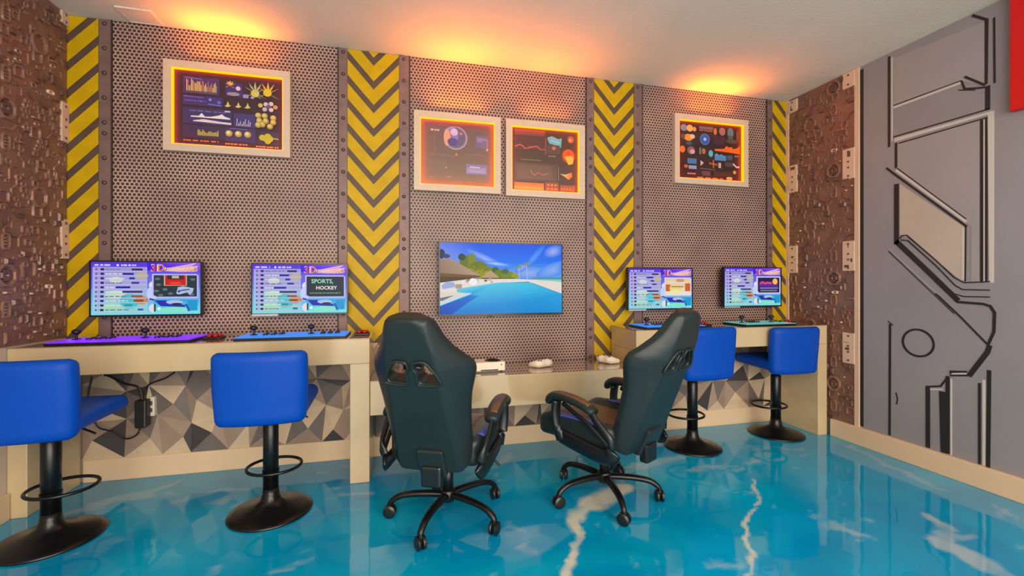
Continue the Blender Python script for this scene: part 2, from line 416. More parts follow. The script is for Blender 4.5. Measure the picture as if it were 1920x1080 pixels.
for k, side in (('r0', 1), ('r1', -1), ('r2', 1), ('r3', -1), ('r4', 1), ('r5', -1)):
    x0, x1 = XS[k]; zb = ZL[k]; st = obj('rivet_strip', bbox(x0, x1, YB-.012, YB, zb, HC-.001, .002, 1), 'strip_steel', wall_back)
    sx = x1 if side > 0 else x0
    obj('seam', bbox(sx-.009 if side > 0 else sx, sx if side > 0 else sx+.009, YB-.0135, YB-.006, zb, HC-.001), 'seam_dark', st)
    cx = (x0+x1)/2-side*.006; z = 2.822
    while z > zb+.03:
        for j in range(5):
            zz = z-j*.1525
            if zz < zb+.03: break
            r = bpy.data.objects.new('rivet', riv_me); C.objects.link(r); r.parent = st
            r.location = (cx, YB-.012, zz); r.rotation_euler = (PI/2, 0, 0)
        z -= 4*.1525+.067
PER, SL, YH = .167, 1.13, .109                # chevron period, slope, height of the yellow band
def clip_z(poly, z0, z1):
    for lim, sg in ((z0, 1), (z1, -1)):
        out = []
        for i in range(len(poly)):
            a, b = poly[i], poly[(i+1) % len(poly)]
            ia, ib = sg*(a[1]-lim) >= 0, sg*(b[1]-lim) >= 0
            if ia: out.append(a)
            if ia != ib:
                t_ = (lim-a[1])/(b[1]-a[1]); out.append((a[0]+t_*(b[0]-a[0]), lim))
        poly = out
        if len(poly) < 3: return []
    return poly
def hazard(key, kind, zoff):
    zb = ZL[key]; x0, x1 = XS[key]; xm = (x0+x1)/2; hw = (x1-x0)/2
    base = obj('hazard_column', bbox(x0, x1, YB-.006, YB, zb, HC-.001), 'hazard_black', wall_back)
    fn = lambda u, v, d: (u, YB-.006-d, v)
    z = HC+.3+zoff
    while z > zb-.4:
        if kind == 'v':                       # tip at the middle, arms rising to both sides
            halves = [[(x0, z+hw*SL), (xm, z), (xm, z-YH), (x0, z+hw*SL-YH)], [(xm, z), (x1, z+hw*SL), (x1, z+hw*SL-YH), (xm, z-YH)]]
        elif kind == '/':
            halves = [[(x0, z), (x1, z+2*hw*SL), (x1, z+2*hw*SL-YH), (x0, z-YH)]]
        else:
            halves = [[(x0, z+2*hw*SL), (x1, z), (x1, z-YH), (x0, z+2*hw*SL-YH)]]
        bm = new()
        for hf in halves:
            pl = clip_z(hf, zb, HC-.002)
            if len(pl) > 2: prism(bm, pl, fn, 0, .002)
        if len(bm.faces): obj('chevron' if kind == 'v' else 'stripe', fix(bm), 'hazard_yellow', base)
        else: bm.free()
        z -= PER
hazard('d0', '/', .02); hazard('c1', 'v', -.065); hazard('c2', 'v', -.075); hazard('d1', '\\', .03)
# faceted blocks below the counters
FZ0, FZ1 = BB, .80
nx, nz = 27, 3
gx = np.linspace(XL+.08, XR-.05, nx+1); gz = np.linspace(FZ0, FZ1, nz+1)
rng = random.Random(5)
J = {}
for i in range(nx+1):
    for j in range(nz+1):
        J[i, j] = (gx[i]+(rng.uniform(-.045, .045) if 0 < i < nx else 0), gz[j]+(rng.uniform(-.035, .035) if 0 < j < nz else 0))
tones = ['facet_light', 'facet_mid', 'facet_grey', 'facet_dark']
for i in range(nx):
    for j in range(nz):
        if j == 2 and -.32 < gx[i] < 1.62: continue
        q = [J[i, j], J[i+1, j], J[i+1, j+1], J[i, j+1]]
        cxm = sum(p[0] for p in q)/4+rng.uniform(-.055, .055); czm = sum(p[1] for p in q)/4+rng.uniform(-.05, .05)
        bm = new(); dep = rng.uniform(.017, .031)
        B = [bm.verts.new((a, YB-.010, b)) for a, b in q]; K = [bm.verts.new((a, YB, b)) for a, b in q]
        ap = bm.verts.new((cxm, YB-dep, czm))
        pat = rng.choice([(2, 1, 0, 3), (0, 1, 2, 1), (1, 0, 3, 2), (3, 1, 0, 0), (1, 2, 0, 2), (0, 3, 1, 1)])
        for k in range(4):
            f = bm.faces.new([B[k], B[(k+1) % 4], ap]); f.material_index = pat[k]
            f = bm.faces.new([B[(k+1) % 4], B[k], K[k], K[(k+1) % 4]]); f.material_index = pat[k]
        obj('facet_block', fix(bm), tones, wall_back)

# ------------------------------------------------------------------ embossed bronze panels on both side walls
def proto(name, bm, m, smooth=False):
    me = bpy.data.meshes.new(name); fix(bm).to_mesh(me); bm.free(); me.materials.append(MATS[m])
    if smooth: me.polygons.foreach_set('use_smooth', [True]*len(me.polygons))
    return me
def ring_poly(n, rx, rz, w, h, rot=0.0, sq=None):
    """raised ring of n sides in (a=x, z) with height h along -y"""
    bm = new(); L = []
    for (k, hh) in ((1.0, 0), (1.0-.25*w, h), (1-.75*w, h), (1-w, 0)):
        ring = []
        for i in range(n):
            t = 2*PI*i/n+rot; c_, s_ = math.cos(t), math.sin(t)
            if sq: c_ = math.copysign(abs(c_)**sq, c_); s_ = math.copysign(abs(s_)**sq, s_)
            ring.append(bm.verts.new((c_*rx*k, -hh, s_*rz*k)))
        L.append(ring)
    for A, B in zip(L, L[1:]):
        for i in range(n): bm.faces.new([A[i], A[(i+1) % n], B[(i+1) % n], B[i]])
    return bm
def frustum(sx, sz, h, t=.7):
    bm = new(); A = [bm.verts.new((a*sx/2, 0, b*sz/2)) for a, b in ((-1,-1),(1,-1),(1,1),(-1,1))]
    B = [bm.verts.new((a*sx/2*t, -h, b*sz/2*t)) for a, b in ((-1,-1),(1,-1),(1,1),(-1,1))]
    bm.faces.new(B)
    for i in range(4): bm.faces.new([A[i], A[(i+1) % 4], B[(i+1) % 4], B[i]])
    return bm
def pill_bars():
    bm = ring_poly(16, .026, .048, .35, .010, sq=.6)
    for z in (-.016, 0, .016):
        for f in (frustum(.026, .009, .008),):
            mv = {v: bm.verts.new((v.co.x, v.co.y, v.co.z+z)) for v in f.verts}
            for fc in f.faces: bm.faces.new([mv[v] for v in fc.verts])
            f.free()
    return bm
def chan(pts, w=.009, h=.008):
    bm = new(); tube(bm, [(a, 0, b) for a, b in pts], w/2, 6, ry=h, up=(0, 1, 0)); return bm
GP = dict(
    slotted_pill=proto('slotted_pill', pill_bars(), 'greeble_bronze'),
    octagon_ring=proto('octagon_ring', ring_poly(8, .062, .066, .3, .014, PI/8), 'greeble_bronze'),
    octagon_core=proto('octagon_core', ring_poly(8, .036, .04, .9, .010, PI/8), 'greeble_dark'),
    round_ring=proto('round_ring', ring_poly(14, .02, .02, .6, .009), 'greeble_bronze'),
    square_ring=proto('square_ring', ring_poly(16, .034, .036, .35, .010, sq=.35), 'greeble_bronze'),
    raised_block=proto('raised_block', frustum(.06, .034, .012), 'greeble_dark'),
    raised_bar=proto('raised_bar', frustum(.016, .075, .011), 'greeble_bronze'),
    pipe_elbow=proto('pipe_elbow', chan([(-.04, .03), (-.012, .03), (.008, .01), (.008, -.04)]), 'greeble_bronze'),
    pipe_zigzag=proto('pipe_zigzag', chan([(-.055, -.02), (-.02, -.02), (.01, .015), (.055, .015)]), 'greeble_bronze'),
    pipe_fork=proto('pipe_fork', chan([(-.035, .045), (-.035, .0), (0, -.028), (.03, -.028), (.03, -.055)]), 'greeble_dark'),
    pale_link=proto('pale_link', ring_poly(16, .026, .013, .55, .010, sq=.6), 'plate_cream'))
def bronze_panel(wall, side, seed, links):
    r = random.Random(seed)
    x = XL if side < 0 else XR
    # local a runs from the corner out into the room
    rot = -PI/2 if side > 0 else PI/2
    zlo = .892 if side < 0 else BB
    w = .62 if side < 0 else .60
    y1 = YB-.012 if side < 0 else YB-.03; y0 = y1-w
    if side < 0: pan = obj('bronze_panel', bbox(x, x+.006, y0, y1, zlo, HC-.001), 'panel_bronze', wall)
    else: pan = obj('bronze_panel', bbox(x-.006, x, y0, y1, zlo, HC-.001), 'panel_bronze', wall)
    xf = x+.006 if side < 0 else x-.006
    def put(kind, y, z, sc=1.0, spin=0.0, flip=1):
        o = bpy.data.objects.new(kind, GP[kind]); C.objects.link(o); o.parent = pan
        # piece faces -y locally; turn it to face into the room
        o.matrix_local = Matrix.Translation((xf, y, z)) @ Matrix.Rotation(PI/2 if side < 0 else -PI/2, 4, 'Z') @ Matrix.Rotation(spin, 4, 'Y') @ Matrix.Diagonal((sc*flip, 1, sc, 1))
    occ = []
    def free(y, z, rr):
        return all(math.hypot(y-a, z-b) > (rr+c_)*.74 for a, b, c_ in occ)
    ym = y1-.425
    for zc in (.42, 1.26, 2.12, 2.78):
        for kind, dy, dz, rr in (('octagon_ring', 0, 0, .068), ('octagon_core', 0, 0, 0), ('slotted_pill', .0, .175, .05), ('slotted_pill', .0, -.175, .05),
                                 ('square_ring', .20, .36, .04), ('octagon_ring', .21, .44, .06), ('round_ring', .12, .06, .02), ('round_ring', .12, -.06, .02)):
            if zlo+.05 < zc+dz < HC-.06:
                put(kind, ym+dy, zc+dz)
                if rr: occ.append((ym+dy, zc+dz, rr))
    for (ly, lz) in links: put('pale_link', ly, lz); occ.append((ly, lz, .03))
    kinds = [('pipe_elbow', .042), ('pipe_zigzag', .046), ('pipe_fork', .045), ('raised_block', .032), ('raised_bar', .036), ('round_ring', .018), ('square_ring', .036)]
    n = 0
    for _ in range(7000):
        k, rr = r.choice(kinds); sc = r.uniform(.5, 1.1); y = r.uniform(y0+.02, y1-.03); z = r.uniform(zlo+.03, HC-.03)
        if n > 330: break
        if y-rr*sc*.9 < y0 or y+rr*sc*.9 > y1 or z+rr*sc > HC or z-rr*sc < zlo: continue
        if free(y, z, rr*sc):
            put(k, y, z, sc, r.choice((0, PI/2, PI, -PI/2)), r.choice((1, -1))); occ.append((y, z, rr*sc)); n += 1
    return pan
bronze_panel(wall_left, -1, 11, [at_x(91, 173, XL)[1:], at_x(88, 537, XL)[1:]])
bronze_panel(wall_right, 1, 12, [at_x(1566, 282, XR)[1:], at_x(1567, 548, XR)[1:]])
# cream trim strips and bolted plates framing the bronze panels
def plate(wall, side, y0, y1, z0, z1):
    x = XL if side < 0 else XR
    xa, xb = (x, x+.017) if side < 0 else (x-.017, x)
    p = obj('bolted_plate', bbox(xa, xb, y0, y1, z0, z1, .002, 1), 'plate_cream', wall)
    zs = [z0+(z1-z0)*f for f in (.1, .38, .57, .9)] if z1-z0 > .15 else [z0+(z1-z0)*f for f in (.2, .8)]
    for z in zs:
        b = obj('bolt', None or (lambda bm: (lathe(bm, [(.0085, 0), (.007, .004), (0, .005)], 8), bm)[1])(new()), 'bolt_grey', p)
        b.matrix_local = Matrix.Translation((xb if side < 0 else xa, (y0+y1)/2, z)) @ Matrix.Rotation(PI/2*(1 if side < 0 else -1), 4, 'Y')
def zx(px, py, side): return at_x(px, py, XL if side < 0 else XR)[2]
strip1 = obj('trim_strip', bbox(XR-.014, XR, YB-.036, YB-.004, BB, HC-.001, .002, 1), 'plate_cream', wall_right)
yA, yB_ = at_x(1604, 300, XR)[1], at_x(1613.5, 300, XR)[1]
strip2 = obj('trim_strip', bbox(XR-.014, XR, yB_, yA, BB, HC-.001, .002, 1), 'plate_cream', wall_right)
for (a, b) in ((188, 211), (310, 361), (461, 512)):
    plate(wall_right, 1, at_x(1497, 340, XR)[1], YB-.03, zx(1489, b, 1), min(HC-.002, zx(1489, a, 1)))
for (a, b) in ((132, 165), (279, 336), (452, 508), (624, 681)):
    plate(wall_right, 1, yA-.005, at_x(1582.5, 300, XR)[1], zx(1593, b, 1), min(HC-.002, zx(1593, a, 1)))
for (a, b) in ((20, 45), (192, 266), (411, 485)):
    plate(wall_left, -1, at_x(110, 300, XL)[1], YB-.008, zx(117, b, -1), min(HC-.002, zx(117, a, -1)))

# ------------------------------------------------------------------ painted mural on the grey wall
mur = obj('mural', bbox(XR-.004, XR, .55, yB_-.001, BB, HC-.001), 'mural_grey', wall_right)
def ribbon(pts, w, m, lift=.002, closed=False, w2=None):
    P = [at_x(px, py, XR)[1:] for px, py in pts]
    sc = at_x(pts[0][0], pts[0][1], XR)[1]
    # image px -> metres on this wall, taken from the vertical scale
    def mpp(px): d = ray(px, CY); return XR/d[0]/FPX
    n = len(P); A = []; B = []
    for i in range(n):
        a = Vector(P[i-1 if (i or closed) else 0]); b = Vector(P[(i+1) % n if (i < n-1 or closed) else n-1]); p = Vector(P[i])
        if (b-a).length < 1e-6: continue
        t = (b-a).normalized(); nn = Vector((-t.y, t.x))
        d1 = (p-a); d2 = (b-p); mit = 1.0
        if d1.length > 1e-6 and d2.length > 1e-6:
            cs = d1.normalized().dot(t); mit = min(1.6, 1/max(cs, .5))
        ww = (w if w2 is None else w+(w2-w)*i/(n-1))*mpp(pts[i][0])/2*mit
        A.append(p+nn*ww); B.append(p-nn*ww)
    bm = new(); x0 = XR-.004; x1 = x0-lift
    f0 = [bm.verts.new((x1, a.x, a.y)) for a in A]; g0 = [bm.verts.new((x1, b.x, b.y)) for b in B]
    f1 = [bm.verts.new((x0, a.x, a.y)) for a in A]; g1 = [bm.verts.new((x0, b.x, b.y)) for b in B]
    m_ = len(A); rg = range(m_ if closed else m_-1)
    for i in rg:
        j = (i+1) % m_
        bm.faces.new([f0[i], f0[j], g0[j], g0[i]]); bm.faces.new([f0[j], f0[i], f1[i], f1[j]]); bm.faces.new([g0[i], g0[j], g1[j], g1[i]])
    obj('painted_line', fix(bm), m, mur)
def patch(pts, m, lift=.0012):
    bm = new(); prism(bm, [at_x(px, py, XR)[1:] for px, py in pts], lambda u, v, d: (XR-.004-d, u, v), 0, lift)
    obj('painted_area', fix(bm), m, mur)
patch([(1684, 268), (1850, 222), (1850, 528), (1822, 528), (1822, 425), (1684, 322)], 'mural_panel')
patch([(1676, 110), (1848, 40), (1848, 160), (1806, 152), (1676, 198)], 'mural_panel')
patch([(1688, 345), (1811, 427), (1811, 529), (1800, 524), (1705, 446), (1688, 440)], 'mural_cream')
bk, wh = 'mural_black', 'mural_white'
for pts, w, m, l in [
    ([(1617, 130), (1617, 799)], 6, bk, .002), ([(1668, 106), (1668, 276)], 4, bk, .002), ([(1673.5, 108), (1673.5, 265)], 2.2, wh, .002),
    ([(1824, 29), (1851, 37), (1850, 158)], 4.5, bk, .002), ([(1865, 33), (1866, 156)], 3.2, bk, .002),
    ([(1676, 202), (1804, 155)], 4, wh, .002), ([(1676, 198), (1804, 151)], 1.6, bk, .002), ([(1804, 152), (1810, 167), (1851, 164)], 3, bk, .003),
    ([(1810, 144), (1849, 160)], 4, bk, .003), ([(1798, 169), (1830, 169)], 1.8, bk, .002), ([(1853, 161), (1853, 206)], 7, bk, .0025),
    ([(1678, 263), (1859, 211), (1860, 530)], 6.5, wh, .002), ([(1676, 257), (1857, 204)], 2.2, bk, .0025), ([(1686, 269), (1854, 220)], 2.2, bk, .0025),
    ([(1842, 225), (1842, 530)], 5, bk, .0025), ([(1850.5, 222), (1850.5, 528)], 3.5, bk, .0025), ([(1846.5, 224), (1846.5, 529)], 2.2, wh, .0022),
    ([(1681, 268), (1681, 315)], 4, bk, .002), ([(1663, 315), (1680, 328), (1814, 425)], 3.5, bk, .0025), ([(1681, 319), (1813, 416)], 4.5, wh, .002), ([(1684, 316), (1813, 411)], 1.8, bk, .0025),
    ([(1812, 424), (1811, 528)], 2.2, bk, .0025), ([(1807, 428), (1807, 524)], 4, wh, .002), 
    ([(1682, 345), (1682, 458)], 8, bk, .003), ([(1681, 452), (1740, 508), (1798, 564)], 9, bk, .003), ([(1795, 566), (1845, 570), (1858, 574), (1866, 586), (1865, 622), (1854, 646)], 4.5, bk, .003),
    ([(1688, 448), (1692, 442), (1701, 441), (1755, 487), (1790, 520), (1809, 530), (1858, 528)], 2, bk, .0028), ([(1690, 450), (1703, 451), (1755, 497), (1792, 535), (1806, 543), (1858, 544)], 2, bk, .0028),
    ([(1788, 550), (1808, 556), (1858, 557)], 2, bk, .0028), ([(1667, 467), (1760, 553)], 2, 'mural_panel', .0028), ([(1755, 550), (1800, 592), (1854, 647)], 3, bk, .0028), ([(1667, 471), (1790, 588)], 1.4, bk, .0022),
    ([(1857, 647), (1853, 660), (1818, 705)], 8, bk, .003), ([(1819, 704), (1783, 704), (1783, 697), (1815, 697)], 3, bk, .0028), ([(1786, 700.5), (1814, 700.5)], 3, wh, .002),
    ([(1779, 706), (1765, 724), (1738, 725), (1738, 732)], 3, bk, .0028), ([(1740, 730), (1770, 730)], 2.5, wh, .0022), ([(1741, 726), (1741, 839)], 7, bk, .003),
    ([(1768, 734), (1771, 849)], 10, bk, .0028), ([(1778, 705), (1778, 850)], 6, bk, .003), ([(1784.5, 710), (1784.5, 853)], 2.2, wh, .0025),
    ([(1670, 607), (1669, 816)], 4, bk, .0025), ([(1666, 602), (1676, 610)], 1.6, bk, .002), ([(1856, 694), (1854, 876)], 6, bk, .003), ([(1838, 718), (1838, 870)], 4, bk, .003), ([(1846, 712), (1846, 873)], 4, wh, .002),
    ([(1681, 736), (1684, 748), (1682, 758)], 2.2, bk, .002)]:
    ribbon(pts, w, m, l)
ribbon([(1723+29*math.cos(2*PI*k/28)+2*0, 643+25*math.sin(2*PI*k/28)+6*math.cos(2*PI*k/28)*.6) for k in range(28)], 3.6, bk, .003, closed=True)
y_r = at_x(1903, 205, XR)[1]; z_r = at_x(1903, 211, XR)[2]
t = empty('red_wall_panel', (XR, y_r-.3, z_r)); tag(t, 'bright red panel mounted high on grey mural wall', 'panel')
obj('panel', bbox(-.045, -.004, -.3, .3, 0, HC-z_r-.002, .004), 'red_paint', t)

# ------------------------------------------------------------------ counters
FY = 2.82
def desk(x0, x1, z0, z1, lw0, lw1, label):
    t = empty('game_desk', ((x0+x1)/2, (FY+YB)/2, 0)); tag(t, label, 'desk')
    ox, oy = t.location.x, t.location.y
    yb = YB-.033
    def bb(a, b, c, d, m='counter', nm='worktop', y0=FY, y1=yb, bev=.004): return obj(nm, bbox(a-ox, b-ox, y0-oy, y1-oy, c, d, bev), m, t)
    bb(x0, x1, z0, z1-.004)
    bb(x0, x1, z1-.004, z1, 'counter_gloss', 'top_sheet', bev=0)
    if lw0: bb(x0, x0+lw0, 0, z0, nm='leg')
    if lw1: bb(x1-lw1, x1, 0, z0, nm='leg')
    return t
XA = at_y(693, 700, FY)[0]; XLg = at_y(656, 700, FY)[0]; XC = at_y(1193, 700, FY)[0]; XE = XR-.034; XEl = at_y(1534, 700, FY)[0]
TOP, LOW = .884, .617
desk(XL+.002, XA, .728, TOP, .085, XA-XLg, 'long cream counter desk carrying the purple and blue arcade panels')
desk(XA+.002, XC-.002, .405, LOW, 0, 0, 'low cream desk under the television, holding the white console')
desk(XC, XE, .732, TOP, .10, XE-XEl, 'cream counter desk standing against the grey mural wall')

# ------------------------------------------------------------------ screens
LV = (206, 196, 232)
def menu_screen(kind):
    P = Print(.573, .323)
    P.rect(0, 0, 1, .5, (84, 40, 214), (112, 120, 232)); P.rect(0, .5, 1, 1, (112, 140, 236), (120, 214, 232))
    P.poly([(.5, 0), (1, 0), (1, .2), (.5, .16)], [(70, 16, 220), (150, 92, 230), (110, 60, 226), (60, 20, 214)])
    P.circ(.56, .44, .045, (230, 218, 222)); P.ell(.545, .60, .05, .14, (190, 206, 246)); P.circ(.565, .88, .05, (232, 214, 214)); P.line([(.52, .70), (.60, .74)], .02, (52, 54, 150))
    P.scribble(.03, .18, .065, .03, (210, 205, 250), 3); P.circ(.235, .065, .011, (240, 235, 255)); P.scribble(.265, .40, .065, .03, (214, 208, 250), 4)
    P.rect(.015, .10, .50, .985, (176, 160, 226), (132, 214, 224)); P.rect(.03, .115, .49, .50, (150, 148, 206), (168, 168, 214)); P.rect(.03, .50, .49, .97, (160, 172, 214), (128, 214, 206))
    P.ell(.22, .34, .06, .06, (206, 214, 196)); P.ell(.22, .62, .10, .08, (188, 224, 190)); P.ell(.18, .86, .11, .08, (150, 222, 176))
    P.ell(.34, .74, .09, .14, (70, 190, 196)); P.ell(.45, .72, .06, .08, (196, 134, 80)); P.ell(.45, .26, .06, .07, (186, 172, 150))
    for i in range(10):
        y = .145+i*.084
        P.rect(.02, y+.028, .50, y+.040, (196, 186, 238)); P.rect(.085, y-.022, .115, y+.02, (40, 24, 120)); P.rect(.04, y-.018, .055, y+.016, (96, 70, 180))
        P.rect(.066, y-.03, .076, y+.03, (206, 130, 220)) 
        P.scribble(.13, random.uniform(.26, .36), y, .022, (216, 214, 226) if i % 3 else (126, 120, 160), 5)
        xa = (.36, .28, .34, .36, .22, .28, .36, .38, .30, .42)[i]; xb = (.46, .38, .39, .43, .35, .46, .46, .47, .37, .47)[i]
        P.rect(xa, y-.02, xb, y+.018, ((66, 30, 70), (36, 34, 150), (46, 34, 160), (54, 54, 140), (30, 30, 160), (56, 40, 110), (150, 84, 30), (136, 74, 20), (30, 150, 160), (56, 96, 160))[i])
    # title
    P.poly([(.66, .17), (.84, .06), (.97, .01), (.92, .08), (.98, .09), (.88, .15), (.97, .18), (.80, .19)], (214, 150, 226)); P.line([(.70, .12), (.96, .02)], .008, (240, 190, 220)); P.line([(.72, .15), (.98, .07)], .006, (246, 214, 180))
    P.text('3D', .535, .175, .19, (250, 190, 200), 1.0); P.text('3', .543, .17, .165, (196, 40, 40), 1.0); P.text('D', .603, .17, .165, (206, 120, 30), 1.0)
    P.text('PANDORA', .664, .168, .095, (250, 214, 130), .70); P.text('GAMES', .836, .168, .11, (250, 206, 70), .72)
    P.poly([(.55, .225), (.965, .225), (.985, .25), (.985, .66), (.965, .685), (.585, .685), (.55, .64)], (190, 184, 244) if kind < 2 else (214, 204, 240))
    if kind == 0:
        P.poly([(.565, .25), (.97, .25), (.97, .66), (.60, .66), (.565, .63)], (38, 52, 60))
        for (x, y) in ((.60, .32), (.61, .43), (.59, .55), (.67, .52), (.63, .63), (.72, .60), (.93, .33), (.92, .62)): P.ell(x, y, .026, .025, (92, 112, 120), 7)
        P.rect(.66, .25, .875, .45, (190, 176, 150)); P.rect(.672, .25, .865, .44, (206, 24, 22)); P.rect(.69, .25, .845, .33, (70, 40, 40)); P.rect(.735, .26, .80, .31, (190, 180, 150)); P.ell(.765, .40, .06, .025, (236, 60, 60))
        P.poly([(.775, .60), (.79, .48), (.84, .46), (.94, .50), (.93, .58), (.90, .63), (.88, .58), (.80, .62)], (168, 186, 224)); P.line([(.80, .55), (.90, .52)], .012, (60, 70, 120)); P.circ(.80, .56, .012, (50, 60, 120))
    elif kind == 1:
        P.poly([(.565, .25), (.97, .25), (.97, .66), (.60, .66), (.565, .63)], (36, 46, 60))
        P.text('SPORTS,', .615, .385, .115, (150, 220, 186), 1.0); P.text('HOCKEY', .665, .515, .10, (236, 236, 226), 1.0); P.scribble(.60, .935, .59, .018, (120, 170, 130), 14)
    elif kind == 2:
        P.rect(.565, .25, .97, .66, (226, 196, 160), (230, 226, 206)); P.rect(.57, .40, .645, .57, (200, 100, 34)); P.rect(.88, .37, .965, .57, (206, 96, 30)); P.ell(.73, .50, .10, .10, (232, 208, 130)); P.ell(.80, .30, .07, .04, (196, 150, 110)); P.rect(.66, .44, .86, .47, (150, 136, 90)); P.ell(.72, .58, .09, .05, (236, 228, 160)); P.line([(.60, .34), (.92, .36)], .01, (240, 214, 200))
    else:
        P.poly([(.575, .255), (.965, .255), (.965, .655), (.60, .655), (.575, .62)], (30, 26, 66)); P.rect(.60, .36, .94, .50, (112, 24, 120), (70, 50, 150)); P.line([(.62, .42), (.66, .37), (.70, .42), (.74, .39), (.82, .41)], .026, (236, 70, 140)); P.circ(.885, .36, .045, (246, 190, 70)); P.rect(.61, .52, .94, .55, (150, 130, 220)); P.rect(.62, .58, .92, .62, (110, 120, 130))
    P.rect(.565, .715, .985, .965, (40, 150, 214), (120, 226, 224)); P.poly([(.575, .73), (.68, .73), (.71, .78), (.86, .82), (.86, .86), (.63, .84)], (34, 44, 170)); P.ell(.76, .765, .08, .04, (170, 190, 226)); P.ell(.78, .80, .05, .02, (40, 40, 60)); P.circ(.615, .885, .016, (235, 245, 255)); P.ell(.76, .91, .13, .05, (130, 226, 196)); P.rect(.88, .74, .975, .93, (20, 150, 204)); P.line([(.865, .80), (.90, .94)], .02, (30, 80, 180)); P.rect(.57, .80, .585, .94, (50, 40, 70))
    return P
def monitor(x, z, kind, label, yaw=0):
    t = empty('arcade_monitor', (x, 3.14, z), yaw); tag(t, label, 'monitor')
    w, h = .588, .338
    obj('housing', bbox(-w/2, w/2, .004, .035, -h/2, h/2, .004), 'black_plastic', t)
    obj('back_cover', bbox(-w/2+.1, w/2-.1, .035, .06, -h/2+.06, h/2-.06, .008), 'black_plastic', t)
    bm = new(); b = .0075
    for a in ((-w/2, w/2, -h/2, -h/2+b+.003), (-w/2, w/2, h/2-b, h/2), (-w/2, -w/2+b, -h/2+b, h/2-b), (w/2-b, w/2, -h/2+b, h/2-b)): box(bm, a[0], a[1], -.003, .006, a[2], a[3])
    bz = obj('bezel', bm, 'screen_bezel', t)
    if kind: obj('chin_strip', bbox(-w/2+.006, -w/2+.16, -.005, -.002, -h/2-.006, -h/2+.007), 'silver_strip', bz)
    menu_screen(kind).build('screen', 'screen_print', t, (0, .002, .0015))
    obj('wall_bracket', bbox(-.06, .06, .06, .092, -.06, .06, .003), 'black_metal', t)
monitor(-1.525, 1.187, 0, 'monitor showing game list with a red box on its dark preview tile')
monitor(-.66, 1.182, 1, 'monitor showing game list with SPORTS and HOCKEY on its preview tile')
monitor(2.01, 1.176, 2, 'monitor showing game list with pale orange and cream preview tile')
monitor(2.895, 1.188, 3, 'monitor showing game list with pink writing and yellow star on preview tile')
